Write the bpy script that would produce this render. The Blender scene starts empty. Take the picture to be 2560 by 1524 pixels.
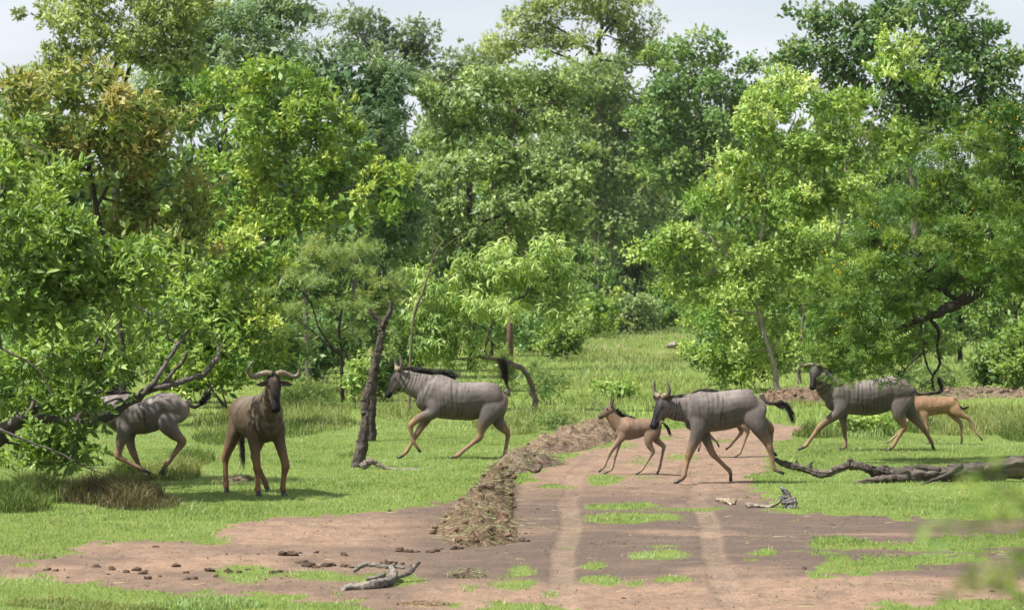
import bpy, math, random
import numpy as np
from mathutils import Vector, Matrix

# ------------------------------------------------------------------ camera, sky, sun, exposure
SC = bpy.context.scene
COL = SC.collection
CAM_H, F_PX, HORIZON = 2.58, 8000.0, 735.0      # metres, focal length and horizon row measured on the 2560 px wide photograph
cam_d = bpy.data.cameras.new('camera')
cam = bpy.data.objects.new('camera', cam_d); COL.objects.link(cam); SC.camera = cam
cam.location = (0, 0, CAM_H); cam.rotation_euler = (math.radians(90), 0, 0)
cam_d.sensor_width = 36.0; cam_d.lens = 36.0 * F_PX / 2560.0
cam_d.shift_y = -(762.0 - HORIZON) / 2560.0
cam_d.clip_start = 0.2; cam_d.clip_end = 6000
cam_d.dof.use_dof = True; cam_d.dof.focus_distance = 44.0; cam_d.dof.aperture_fstop = 5.2

SUN_EL, SUN_AZ = 57.0, -116.0      # degrees; azimuth clockwise from +Y (view direction): sun to the left, slightly behind the camera
world = bpy.data.worlds.new('World'); SC.world = world; world.use_nodes = True
wn, wl = world.node_tree.nodes, world.node_tree.links
wn.clear()
w_out = wn.new('ShaderNodeOutputWorld'); w_bg = wn.new('ShaderNodeBackground')
sky = wn.new('ShaderNodeTexSky'); sky.sky_type = 'NISHITA'; sky.sun_disc = False
sky.sun_elevation = math.radians(SUN_EL); sky.sun_rotation = math.radians(SUN_AZ)
sky.air_density = 1.0; sky.dust_density = 2.5; sky.ozone_density = 1.2; sky.altitude = 300
w_tc = wn.new('ShaderNodeTexCoord'); w_map = wn.new('ShaderNodeMapping'); w_map.inputs['Scale'].default_value = (3.0, 3.0, 9.0)
w_no = wn.new('ShaderNodeTexNoise'); w_no.inputs['Scale'].default_value = 1.6; w_no.inputs['Detail'].default_value = 5
w_rp = wn.new('ShaderNodeMapRange'); w_rp.inputs['From Min'].default_value = .3; w_rp.inputs['From Max'].default_value = .7
w_rp.inputs['To Min'].default_value = .35; w_rp.inputs['To Max'].default_value = .95
w_mx = wn.new('ShaderNodeMix'); w_mx.data_type = 'RGBA'
w_mx.inputs['B'].default_value = (7.0, 7.25, 7.8, 1)      # thin bright cloud veil
wl.new(w_tc.outputs['Generated'], w_map.inputs['Vector']); wl.new(w_map.outputs['Vector'], w_no.inputs['Vector'])
wl.new(w_no.outputs['Fac'], w_rp.inputs['Value']); wl.new(w_rp.outputs['Result'], w_mx.inputs['Factor'])
wl.new(sky.outputs['Color'], w_mx.inputs['A']); wl.new(w_mx.outputs['Result'], w_bg.inputs['Color'])
w_bg.inputs['Strength'].default_value = 0.070
wl.new(w_bg.outputs['Background'], w_out.inputs['Surface'])

sun_d = bpy.data.lights.new('sun', 'SUN'); sun = bpy.data.objects.new('sun', sun_d); COL.objects.link(sun)
sun_d.energy = 5.0; sun_d.angle = math.radians(0.6); sun_d.color = (1.0, 0.95, 0.86)
_e, _a = math.radians(SUN_EL), math.radians(SUN_AZ)
SUN_DIR = Vector((math.sin(_a) * math.cos(_e), math.cos(_a) * math.cos(_e), math.sin(_e)))
sun.rotation_euler = SUN_DIR.to_track_quat('Z', 'Y').to_euler(); sun.location = (-30, 20, 40)

vs = SC.view_settings
vs.view_transform = 'Standard'; vs.look = 'None'; vs.gamma = 1; vs.use_curve_mapping = False; vs.exposure = 1.0
cy = SC.cycles
cy.max_bounces = 7; cy.diffuse_bounces = 4; cy.glossy_bounces = 2; cy.transmission_bounces = 3; cy.transparent_max_bounces = 4
cy.use_denoising = True; cy.sample_clamp_indirect = 6

# ------------------------------------------------------------------ helpers
RNG = np.random.default_rng(7)
PI = math.pi
def S_at(Z): return F_PX / Z
def Z_of_row(py): return F_PX * CAM_H / (py - HORIZON)
def wpt(px, py, Z):                                  # photo pixel on the plane at distance Z -> metres
    s = F_PX / Z
    return np.array([(px - 1280.0) / s, Z, CAM_H - (py - HORIZON) / s])
def gpt(px, py):                                     # photo pixel on the ground -> metres
    Z = Z_of_row(py); return ((px - 1280.0) * Z / F_PX, Z)

def _hash(i, j, k=0):
    n = (i.astype(np.int64) * 374761393 + j.astype(np.int64) * 668265263 + k * 982451653) & 0xffffffff
    n = ((n ^ (n >> 13)) * 1274126177) & 0xffffffff
    return ((n ^ (n >> 16)) & 0xffff) / 65535.0
def vnoise(x, y, k=0):
    x = np.asarray(x, float); y = np.asarray(y, float)
    i, j = np.floor(x).astype(np.int64), np.floor(y).astype(np.int64)
    u, v = x - i, y - j
    u, v = u * u * (3 - 2 * u), v * v * (3 - 2 * v)
    return ((_hash(i, j, k) * (1 - u) + _hash(i + 1, j, k) * u) * (1 - v) + (_hash(i, j + 1, k) * (1 - u) + _hash(i + 1, j + 1, k) * u) * v) * 2 - 1
def fbm(x, y, k=0, o=4):
    s, a = 0, 1.0
    for q in range(o):
        s = s + a * vnoise(np.asarray(x) * 2 ** q, np.asarray(y) * 2 ** q, k + q * 17); a *= .5
    return s / 1.9
def sstep(a, b, x):
    t = np.clip((np.asarray(x, float) - a) / (b - a), 0, 1); return t * t * (3 - 2 * t)

def make_mesh(name, verts, faces, colors=None, smooth=False):
    """faces: list of int arrays (n,k). colors: (N,3) linear per vertex."""
    me = bpy.data.meshes.new(name)
    verts = np.ascontiguousarray(verts, dtype=np.float32)
    faces = [np.asarray(f, dtype=np.int32) for f in faces if len(f)]
    me.vertices.add(len(verts)); me.vertices.foreach_set('co', verts.ravel())
    loops = np.concatenate([f.ravel() for f in faces])
    tot = np.concatenate([np.full(len(f), f.shape[1], np.int32) for f in faces])
    start = np.concatenate([[0], np.cumsum(tot)[:-1]]).astype(np.int32)
    me.loops.add(len(loops)); me.loops.foreach_set('vertex_index', loops)
    me.polygons.add(len(tot)); me.polygons.foreach_set('loop_start', start); me.polygons.foreach_set('loop_total', tot)
    if smooth: me.polygons.foreach_set('use_smooth', np.ones(len(tot), bool))
    me.update(calc_edges=True)
    if colors is not None: set_col(me, colors)
    me.validate()
    return me
def set_col(me, colors):
    a = me.color_attributes.new('Col', 'FLOAT_COLOR', 'POINT')
    c = np.ones((len(me.vertices), 4), np.float32); c[:, :3] = colors
    a.data.foreach_set('color', c.ravel())
def link(name, me, mat=None, parent=None, loc=None, **props):
    o = bpy.data.objects.new(name, me); COL.objects.link(o)
    if mat is not None and me is not None and not me.materials: me.materials.append(mat)
    if parent is not None: o.parent = parent
    if loc is not None: o.location = loc
    for k, v in props.items(): o[k] = v
    return o
def thing(name, label, category, loc=(0, 0, 0), group=None):
    o = link(name, None, loc=loc, label=label, category=category)
    if group: o['group'] = group
    return o

class MB:                                            # collects pieces of one mesh
    def __init__(s): s.v, s.f3, s.f4, s.c, s.n = [], [], [], [], 0
    def add(s, v, f3=None, f4=None, col=(1, 1, 1)):
        v = np.asarray(v, float); s.v.append(v)
        if f3 is not None and len(f3): s.f3.append(np.asarray(f3, int) + s.n)
        if f4 is not None and len(f4): s.f4.append(np.asarray(f4, int) + s.n)
        c = np.asarray(col, float)
        s.c.append(np.broadcast_to(c, (len(v), 3)) if c.ndim == 1 else c); s.n += len(v)
    def mesh(s, name, smooth=False, off=None):
        v = np.concatenate(s.v)
        if off is not None: v = v - np.asarray(off)
        return make_mesh(name, v, [np.concatenate(x) for x in (s.f3, s.f4) if x], np.concatenate(s.c), smooth)
    def tube(s, pts, rad, n=8, col=(1, 1, 1), jit=0.0, seed=0, side=None, rad2=None, taper_end=True, egg=0.0):
        v, f3, f4 = tube_geo(pts, rad, n, jit, seed, side, rad2, egg); s.add(v, f3, f4, col)

def smooth_path(pts, k=4):                           # Catmull-Rom through rows of any width
    P = np.asarray(pts, float)
    if len(P) < 3: return np.array([P[0] + (P[-1] - P[0]) * t for t in np.linspace(0, 1, k + 1)]) if k > 1 else P
    Q = np.vstack([2 * P[0] - P[1], P, 2 * P[-1] - P[-2]]); out = []
    for i in range(1, len(Q) - 2):
        a, b, c, d = Q[i - 1], Q[i], Q[i + 1], Q[i + 2]
        for t in np.arange(k) / k:
            out.append(.5 * (2 * b + (c - a) * t + (2 * a - 5 * b + 4 * c - d) * t * t + (3 * b - a - 3 * c + d) * t ** 3))
    out.append(P[-1]); return np.array(out)

def tube_geo(pts, rad, n=8, jit=0.0, seed=0, side=None, rad2=None, egg=0.0, groove=0.):
    P = np.asarray(pts, float); R = np.broadcast_to(np.asarray(rad, float), (len(P),)).copy()
    R2 = R if rad2 is None else np.asarray(rad2, float)
    rng = np.random.default_rng(seed); m = len(P)
    T = np.gradient(P, axis=0); T /= np.linalg.norm(T, axis=1, keepdims=True) + 1e-9
    if side is not None:
        B = np.broadcast_to(np.asarray(side, float), (m, 3)).copy()
        B -= T * (B * T).sum(1, keepdims=True); B /= np.linalg.norm(B, axis=1, keepdims=True) + 1e-9
    else:
        B = np.zeros((m, 3)); b = np.cross(T[0], [0.31, 0.9, 0.29]); b /= np.linalg.norm(b)
        for i in range(m):
            b = b - T[i] * b.dot(T[i]); b /= np.linalg.norm(b) + 1e-9; B[i] = b
    A = np.cross(B, T)
    th = np.arange(n) * 2 * PI / n
    J = 1 + jit * (rng.random((m, n)) - .5) * 2 if jit else np.ones((m, n))
    if groove:
        ii, kk_ = np.meshgrid(np.arange(m), np.arange(n), indexing='ij')
        J = J * (1 + groove * vnoise(np.cos(kk_ * 2 * PI / n) * n * .42 + ii * .10, np.sin(kk_ * 2 * PI / n) * n * .42 + ii * .04, seed))
    ring = P[:, None, :] + (A[:, None, :] * (np.cos(th)[None, :, None] * (R[:, None] * J)[:, :, None])) + (B[:, None, :] * ((np.sin(th) * (1 - egg * np.cos(th)))[None, :, None] * (R2[:, None] * J)[:, :, None]))
    v = np.vstack([ring.reshape(-1, 3), P[0] - T[0] * R[0] * .25, P[-1] + T[-1] * R[-1] * .25])
    i = np.arange(m - 1)[:, None] * n; k = np.arange(n)[None, :]; k2 = (k + 1) % n
    f4 = np.stack([i + k, i + k2, i + n + k2, i + n + k], -1).reshape(-1, 4)
    a0, a1 = m * n, m * n + 1; kk = np.arange(n); kk2 = (kk + 1) % n
    f3 = np.vstack([np.stack([kk2, kk, np.full(n, a0)], -1), np.stack([(m - 1) * n + kk, (m - 1) * n + kk2, np.full(n, a1)], -1)])
    return v, f3, f4

# ------------------------------------------------------------------ materials
def new_mat(name):
    m = bpy.data.materials.new(name); m.use_nodes = True
    nt = m.node_tree; nt.nodes.clear()
    return m, nt.nodes, nt.links
def leaf_mat(name, trans=.36, rough=.5, spec=.35):
    m, N, L = new_mat(name)
    o = N.new('ShaderNodeOutputMaterial'); at = N.new('ShaderNodeAttribute'); at.attribute_name = 'Col'
    p = N.new('ShaderNodeBsdfPrincipled'); p.inputs['Roughness'].default_value = rough; p.inputs['Specular IOR Level'].default_value = spec
    t = N.new('ShaderNodeBsdfTranslucent'); mx = N.new('ShaderNodeMixShader'); mx.inputs['Fac'].default_value = trans
    hs = N.new('ShaderNodeMix'); hs.data_type = 'RGBA'; hs.blend_type = 'MULTIPLY'; hs.inputs['Factor'].default_value = 1
    hs.inputs['B'].default_value = (1.25, 1.2, .55, 1)
    L.new(at.outputs['Color'], p.inputs['Base Color']); L.new(at.outputs['Color'], hs.inputs['A']); L.new(hs.outputs['Result'], t.inputs['Color'])
    L.new(p.outputs[0], mx.inputs[1]); L.new(t.outputs[0], mx.inputs[2]); L.new(mx.outputs[0], o.inputs['Surface'])
    return m
def solid_mat(name, rough=.85, nscale=8, namt=.5, bump=.4, bscale=None, spec=.2, stretch=(1, 1, 1), bdist=.02):
    m, N, L = new_mat(name)
    o = N.new('ShaderNodeOutputMaterial'); at = N.new('ShaderNodeAttribute'); at.attribute_name = 'Col'
    p = N.new('ShaderNodeBsdfPrincipled'); p.inputs['Roughness'].default_value = rough; p.inputs['Specular IOR Level'].default_value = spec
    tc = N.new('ShaderNodeTexCoord'); mp = N.new('ShaderNodeMapping'); mp.inputs['Scale'].default_value = stretch
    n1 = N.new('ShaderNodeTexNoise'); n1.inputs['Scale'].default_value = nscale; n1.inputs['Detail'].default_value = 6; n1.inputs['Roughness'].default_value = .65
    rg = N.new('ShaderNodeMapRange'); rg.inputs['From Min'].default_value = .3; rg.inputs['From Max'].default_value = .7
    rg.inputs['To Min'].default_value = 1 - namt; rg.inputs['To Max'].default_value = 1 + namt
    mul = N.new('ShaderNodeVectorMath'); mul.operation = 'SCALE'
    L.new(tc.outputs['Object'], mp.inputs['Vector']); L.new(mp.outputs[0], n1.inputs['Vector']); L.new(n1.outputs['Fac'], rg.inputs['Value'])
    L.new(at.outputs['Color'], mul.inputs[0]); L.new(rg.outputs[0], mul.inputs['Scale']); L.new(mul.outputs[0], p.inputs['Base Color'])
    n2 = N.new('ShaderNodeTexNoise'); n2.inputs['Scale'].default_value = bscale or nscale * 3; n2.inputs['Detail'].default_value = 5
    L.new(mp.outputs[0], n2.inputs['Vector'])
    b = N.new('ShaderNodeBump'); b.inputs['Strength'].default_value = bump; b.inputs['Distance'].default_value = bdist
    L.new(n2.outputs['Fac'], b.inputs['Height']); L.new(b.outputs[0], p.inputs['Normal'])
    L.new(p.outputs[0], o.inputs['Surface'])
    return m
M_LEAF = leaf_mat('leaf_tissue')
M_GRASS = leaf_mat('grass_blade', trans=.35, rough=.6, spec=.15)
M_BARK = solid_mat('tree_bark', nscale=9, namt=.45, bump=.9, bscale=22, stretch=(1, 1, .35), bdist=.03)
M_WOOD = solid_mat('weathered_wood', nscale=7, namt=.55, bump=1.0, bscale=26, stretch=(.25, 1, 1), bdist=.03, rough=.8)
M_CLOD = solid_mat('soil_clod', nscale=14, namt=.4, bump=.8, bscale=30, bdist=.02, rough=.95, spec=.05)
M_COAT = solid_mat('short_coat', nscale=16, namt=.22, bump=.5, bscale=60, bdist=.006, rough=.55, spec=.13, stretch=(1, 1, .5))
M_HAIR = solid_mat('black_hair', nscale=10, namt=.3, bump=0, rough=.5, spec=.3)
M_HORN = solid_mat('horn_keratin', nscale=25, namt=.3, bump=.4, rough=.4, spec=.4, bdist=.004)
M_STRAW = leaf_mat('dry_straw', trans=.15, rough=.7, spec=.1)

# thin summer haze: one box of even air round the whole place
def build_haze(density=.00006):
    x0, x1, y0, y1, z0, z1 = -420, 420, -30, 420, -1.5, 34
    v = [(x, y, z) for x in (x0, x1) for y in (y0, y1) for z in (z0, z1)]
    f = [[0, 1, 3, 2], [4, 6, 7, 5], [0, 4, 5, 1], [2, 3, 7, 6], [0, 2, 6, 4], [1, 5, 7, 3]]
    m, N, L = new_mat('summer_haze'); o = N.new('ShaderNodeOutputMaterial'); p = N.new('ShaderNodeVolumePrincipled')
    p.inputs['Color'].default_value = (.93, .96, 1, 1); p.inputs['Density'].default_value = density; p.inputs['Anisotropy'].default_value = .2
    L.new(p.outputs[0], o.inputs['Volume'])
    link('haze', make_mesh('haze', np.array(v, float), [np.array(f)]), m, kind='stuff', label='thin pale summer haze over the clearing', category='haze')
build_haze()
# ------------------------------------------------------------------ ground: grass, bare soil and track
def in_poly(x, y, poly):
    poly = np.asarray(poly); c = np.zeros(x.shape, bool); j = len(poly) - 1
    for i in range(len(poly)):
        xi, yi = poly[i]; xj, yj = poly[j]
        if yi != yj:
            c ^= ((yi > y) != (yj > y)) & (x < (xj - xi) * (y - yi) / (yj - yi) + xi)
        j = i
    return c
def gpoly(pix): return [gpt(*p) for p in pix]
SOIL = gpoly([(-300, 1400), (40, 1397), (190, 1385), (173, 1367), (217, 1352), (310, 1356), (466, 1354), (541, 1338), (560, 1320), (686, 1294), (800, 1284), (900, 1280), (978, 1274), (1080, 1259), (1150, 1245), (1240, 1225), (1329, 1203), (1377, 1165), (1425, 1143), (1490, 1120), (1560, 1095), (1640, 1072), (1760, 1062), (1930, 1062), (2030, 1064), (2060, 1072), (1960, 1097), (1920, 1130), (1892, 1168), (1879, 1200), (1901, 1229), (1933, 1280), (2004, 1283), (2243, 1294), (2355, 1296), (2560, 1293), (2900, 1285), (2900, 1490), (2560, 1497), (2390, 1500), (2227, 1505), (2150, 1620), (1500, 1620), (1440, 1513), (1380, 1508), (1297, 1511), (1120, 1514), (1040, 1560), (960, 1520), (900, 1500), (794, 1489), (541, 1493), (361, 1471), (162, 1448), (0, 1439), (-300, 1425)])
P_RIGHT = [gpoly([(1994, 1344), (2060, 1335), (2150, 1343), (2200, 1358), (2300, 1352), (2450, 1330), (2560, 1322), (2800, 1320), (2800, 1372), (2440, 1380), (2330, 1377), (2230, 1373), (2120, 1378), (2060, 1386), (2015, 1390)]),
           gpoly([(2030, 1396), (2160, 1388), (2300, 1385), (2440, 1394), (2470, 1408), (2300, 1425), (2150, 1443), (2035, 1448), (2050, 1420)])]
# tufts of grass on the bare soil: x0, x1, y0, y1 rows in the photograph, density
PATCH = [(1440, 1673, 1256, 1270, 1), (1600, 1850, 1264, 1278, .7), (1437, 1713, 1277, 1309, 1), (1555, 1735, 1372, 1405, .85), (1600, 1730, 1358, 1372, .7), (1440, 1520, 1398, 1425, .8),
         (1437, 1560, 1434, 1463, 1), (1540, 1620, 1450, 1464, .7), (1620, 1740, 1438, 1462, 1), (1848, 1950, 1371, 1389, .9), (1850, 1890, 1392, 1405, .8), (1446, 1570, 1182, 1214, 1), (1330, 1450, 1205, 1221, .9),
         (1290, 1352, 1406, 1432, .9), (1280, 1352, 1440, 1456, .9), (1243, 1350, 1414, 1438, .7), (1215, 1350, 1436, 1472, .8), (1130, 1205, 1458, 1476, .8), (845, 1075, 1424, 1466, .9), (520, 720, 1415, 1455, .95),
         (700, 905, 1420, 1458, .9), (470, 595, 1340, 1364, .9), (25, 115, 1402, 1420, .8), (120, 190, 1380, 1400, .7), (1360, 1400, 1466, 1482, .7), (1390, 1440, 1360, 1370, .5), (1330, 1400, 1470, 1484, .6),
         (1560, 1660, 1180, 1200, .4), (1660, 1760, 1130, 1150, .6), (1560, 1640, 1140, 1165, .5), (1760, 1850, 1096, 1112, .6), (1700, 1760, 1168, 1182, .4), (1500, 1600, 1100, 1125, .6), (1610, 1700, 1086, 1104, .6),
         (1960, 2000, 1296, 1304, .5), (1330, 1420, 1232, 1240, .3), (1420, 1470, 1318, 1326, .4), (1930, 1990, 1250, 1285, .8), (1560, 1580, 1350, 1358, .4), (1350, 1390, 1310, 1318, .4), (2010, 2040, 1330, 1340, .4)]
def rows_of(x, y):                                    # ground position -> photo column / row units used for the measurements above
    y = np.maximum(y, 1.0)
    return x * F_PX / y + 1280, HORIZON + F_PX * CAM_H / y
def grass_mask(x, y):
    jx = x + .22 * fbm(x * 2.1, y * .9, 3) + .13 * vnoise(x * 8, y * 4, 8); jy = y + .8 * fbm(x * 1.4, y * .7, 5) + .55 * vnoise(x * 6, y * 3, 9)
    g = 1.0 - in_poly(jx, jy, SOIL).astype(float)
    for p in P_RIGHT: g = np.maximum(g, in_poly(jx, jy, p).astype(float))
    px, py = rows_of(x + .12 * fbm(x * 4, y * 1.6, 21), y + .5 * fbm(x * 3, y * 1.2, 22))
    for x0, x1, y0, y1, d in PATCH:
        cx, cy, rx, ry = (x0 + x1) / 2, (y0 + y1) / 2, (x1 - x0) / 2, (y1 - y0) / 2
        q = ((px - cx) / rx) ** 2 + ((py - cy) / ry) ** 2
        g = np.maximum(g, d * (1 - sstep(.15, 1.3, q)))
    return g
TRACKS = [[(1398, 1530), (1405, 1475), (1412, 1400), (1420, 1310), (1424, 1234), (1432, 1190), (1480, 1150), (1560, 1110)], [(1850, 1530), (1822, 1470), (1795, 1400), (1766, 1310), (1742, 1240), (1722, 1190), (1730, 1150), (1780, 1110)]]
TRACK_XY = [np.array(gpoly(t)) for t in TRACKS]
def track_mask(x, y):
    m = np.zeros(x.shape)
    for T in TRACK_XY:
        o = np.argsort(T[:, 1]); xc = np.interp(y, T[o, 1], T[o, 0])
        xc = xc + .05 * vnoise(y * .5, y * 0, 4)
        m = np.maximum(m, (1 - sstep(.095, .14, np.abs(x - xc))) * (1 - sstep(46, 56, y)))
    return m
def gz(x, y):
    x = np.asarray(x, float); y = np.asarray(y, float)
    near = 1 - sstep(70, 200, y)
    h = .05 * fbm(x * .35, y * .2, 31) * near + .012 * fbm(x * 2.5, y * 1.4, 33) * (1 - sstep(50, 70, y))
    return h - .018 * track_mask(x, y)
def build_ground():
    def axis(fine0, fine1, step, out, grow=1.16):
        a = list(np.arange(fine0, fine1, step)); d = step; v = a[-1]
        while v < out[1]: d *= grow; v += d; a.append(v)
        d = step; v = a[0]; b = []
        while v > out[0]: d *= grow; v -= d; b.append(v)
        return np.array(b[::-1] + a)
    xs = np.concatenate([[q for q in axis(-10.2, 10.2, .12, (-2500, 2500)) if q < .2 or q > 2.75], np.arange(.22, 2.75, .035)]); xs.sort(); ys = axis(25, 58, .22, (-150, 4000))
    X, Y = np.meshgrid(xs, ys); Zz = gz(X, Y)
    g = grass_mask(X, Y); px, py = rows_of(X, Y); front = Y > 5
    wob = 26 * fbm(X * .8, Y * .5, 41)
    pale = np.maximum(sstep(1438, 1462, py + wob * .5) * sstep(950, 1080, px), 0)
    pale = np.maximum(pale, (1 - sstep(900, 1180, px)) * (.45 + .55 * sstep(-.2, .4, fbm(X * .7, Y * .9, 43))))
    pale = np.maximum(pale, (1 - sstep(1200, 1265, py + wob)) * .8)
    pale = np.maximum(pale, .55 * sstep(.25, .55, fbm(X * .5, Y * 1.1, 47)))
    pale = np.where(front, pale, .3)
    t = track_mask(X, Y) * sstep(1215, 1275, py)
    n = X.size; idx = np.arange(n).reshape(X.shape)
    f = np.stack([idx[:-1, :-1], idx[:-1, 1:], idx[1:, 1:], idx[1:, :-1]], -1).reshape(-1, 4)
    me = make_mesh('ground', np.stack([X, Y, Zz], -1).reshape(-1, 3), [f], np.stack([g, pale, t], -1).reshape(-1, 3), smooth=True)
    m, N, L = new_mat('savanna_ground')
    o = N.new('ShaderNodeOutputMaterial'); p = N.new('ShaderNodeBsdfPrincipled'); p.inputs['Roughness'].default_value = .95; p.inputs['Specular IOR Level'].default_value = .08
    at = N.new('ShaderNodeAttribute'); at.attribute_name = 'Col'; sp = N.new('ShaderNodeSeparateColor'); L.new(at.outputs['Color'], sp.inputs[0])
    tc = N.new('ShaderNodeTexCoord')
    def noise(scale, st=(1, 1, 1), det=6, rough=.6):
        mp = N.new('ShaderNodeMapping'); mp.inputs['Scale'].default_value = st; L.new(tc.outputs['Object'], mp.inputs[0])
        q = N.new('ShaderNodeTexNoise'); q.inputs['Scale'].default_value = scale; q.inputs['Detail'].default_value = det; q.inputs['Roughness'].default_value = rough
        L.new(mp.outputs[0], q.inputs['Vector']); return q.outputs['Fac']
    def rng(src, a, b, c=0., d=1.):
        q = N.new('ShaderNodeMapRange'); q.inputs['From Min'].default_value = a; q.inputs['From Max'].default_value = b; q.inputs['To Min'].default_value = c; q.inputs['To Max'].default_value = d
        L.new(src, q.inputs['Value']); return q.outputs[0]
    def mix(fac, a, b, mode='MIX'):
        q = N.new('ShaderNodeMix'); q.data_type = 'RGBA'; q.blend_type = mode
        for s, k in ((fac, 'Factor'), (a, 'A'), (b, 'B')):
            if isinstance(s, (int, float)): q.inputs[k].default_value = s
            elif isinstance(s, tuple): q.inputs[k].default_value = s + (1,)
            else: L.new(s, q.inputs[k])
        return q.outputs['Result']
    def math_(op, a, b):
        q = N.new('ShaderNodeMath'); q.operation = op
        for i, s in enumerate((a, b)):
            if isinstance(s, (int, float)): q.inputs[i].default_value = s
            else: L.new(s, q.inputs[i])
        return q.outputs[0]
    pale_f = math_('ADD', sp.outputs[1], rng(noise(1.3, (1, .7, 1)), .3, .7, -.24, .24))
    soil = mix(rng(pale_f, 0, 1), (.105, .083, .071), (.33, .225, .155))
    soil = mix(rng(noise(9, (1, .5, 1), 8, .7), .35, .68, 0, .55), soil, (.17, .115, .086))
    soil = mix(math_('MULTIPLY', sp.outputs[2], rng(noise(7, (.8, 3.5, 1), 8, .7), .32, .60, .08, .7)), soil, (.30, .225, .165))
    soil = mix(rng(noise(3.2, (1, .45, 1), 8, .75), .42, .66, 0, .65), soil, (.105, .078, .064))
    soil = mix(rng(noise(1.7, (.6, 1.6, 1), 8, .72), .52, .72, 0, .55), soil, (.29, .20, .135))
    soil = mix(rng(noise(45, (1, .6, 1), 4), .54, .70, 0, .7), soil, (.055, .040, .034))
    turf = mix(rng(noise(2.2), .35, .65), (.11, .165, .035), (.165, .21, .05))
    turf = mix(rng(noise(25, (1, .5, 1)), .5, .7, 0, .6), turf, (.10, .085, .04))
    gf = math_('ADD', sp.outputs[0], rng(noise(22, (1, .6, 1)), .3, .7, -.3, .3))
    base = mix(rng(gf, .35, .75), soil, turf)
    L.new(base, p.inputs['Base Color'])
    b = N.new('ShaderNodeBump'); b.inputs['Strength'].default_value = .9; b.inputs['Distance'].default_value = .05
    L.new(noise(18, (1, .6, 1), 8, .7), b.inputs['Height']); L.new(b.outputs[0], p.inputs['Normal']); L.new(p.outputs[0], o.inputs['Surface'])
    return link('ground', me, m, kind='structure', label='savanna ground of short green turf and bare brown soil')
build_ground()

# ------------------------------------------------------------------ grass blades
def blades(n, x, y, h, w, col, lean=.5, z=None, seg=1, seed=0, tilt_dir=None):
    rng = np.random.default_rng(seed); n = len(x)
    z = gz(x, y) if z is None else z
    a = rng.random(n) * 2 * PI; wx, wy = np.cos(a) * w / 2, np.sin(a) * w / 2
    la = rng.random(n) * 2 * PI; ll = h * lean * rng.random(n)
    dx, dy = np.cos(la) * ll, np.sin(la) * ll
    b0 = np.stack([x - wx, y - wy, z - .01], -1); b1 = np.stack([x + wx, y + wy, z - .01], -1)
    tip = np.stack([x + dx, y + dy, z + h], -1)
    if seg == 1:
        v = np.stack([b0, b1, tip], 1).reshape(-1, 3); f = np.arange(n * 3).reshape(-1, 3)
        c = np.repeat(col[:, None, :], 3, 1).reshape(-1, 3)
        return v, [f], c
    m = np.stack([x + dx * .3, y + dy * .3, z + h * .6], -1); hw = np.stack([wx, wy, wx * 0], -1) * .7
    tip = np.stack([x + dx * 1.3, y + dy * 1.3, z + h * (1 - .25 * rng.random(n))], -1)
    v = np.stack([b0, b1, m + hw, m - hw, tip], 1).reshape(-1, 3); i = np.arange(n)[:, None] * 5
    return v, [np.hstack([i + 3, i + 2, i + 4]), np.hstack([i, i + 1, i + 2, i + 3])], np.repeat(col[:, None, :], 5, 1).reshape(-1, 3)
def lerp_cols(pal, t):
    pal = np.asarray(pal, float); t = np.clip(t, 0, .9999) * (len(pal) - 1); i = t.astype(int); f = (t - i)[:, None]
    return pal[i] * (1 - f) + pal[i + 1] * f
def frustum_pts(n, y0, y1, pad=1.17, power=2.0, seed=1):
    rng = np.random.default_rng(seed)
    u = rng.random(n); y = (y0 ** power + u * (y1 ** power - y0 ** power)) ** (1 / power)
    x = (rng.random(n) * 2 - 1) * .16 * y * pad
    return x, y, rng
TURF = [(0.125, 0.204, 0.059), (0.197, 0.296, 0.095), (0.268, 0.375, 0.148), (0.346, 0.435, 0.240)]
DRY = [(.18, .22, .08), (.28, .29, .14), (.39, .36, .21), (.46, .40, .25)]
x, y, rng = frustum_pts(465000, 25.2, 66, power=1.55, seed=11)
g = grass_mask(x, y); ge = np.maximum(g, .10 * sstep(.1, .6, fbm(x * 1.1, y * .6, 66))); k = rng.random(len(x)) < ge ** 1.3 * (.5 + .5 * sstep(-.35, .3, fbm(x * 1.5, y * .8, 61) + .4 * vnoise(x * 7, y * 4, 62)))
x, y, g = x[k], y[k], g[k]; rng = np.random.default_rng(12)
t = .42 + .55 * fbm(x * .6, y * .35, 63) + .18 * vnoise(x * 4, y * 2, 68) + .30 * (rng.random(len(x)) - .5)
c = lerp_cols(TURF, t); dry = rng.random(len(x)) < .05 + .10 * sstep(.1, .6, fbm(x * .5, y * .3, 64)); c[dry] = lerp_cols(DRY, rng.random(dry.sum()))
h = (.014 + .024 * rng.random(len(x)) + .022 * sstep(0, .7, fbm(x * .9, y * .5, 65))) * (.6 + .4 * g)
st_ = rng.random(len(x)) < .012; h[st_] *= 1.6 + 1.2 * rng.random(st_.sum()); c[st_] = lerp_cols(DRY, rng.random(st_.sum()))
v, f, cc = blades(0, x, y, h, .009 + .008 * rng.random(len(x)), c, lean=1.3, seed=13)
link('short_grass', make_mesh('short_grass', v, f, cc), M_GRASS, kind='stuff', label='short bright green turf around the bare soil', category='grass')
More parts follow.
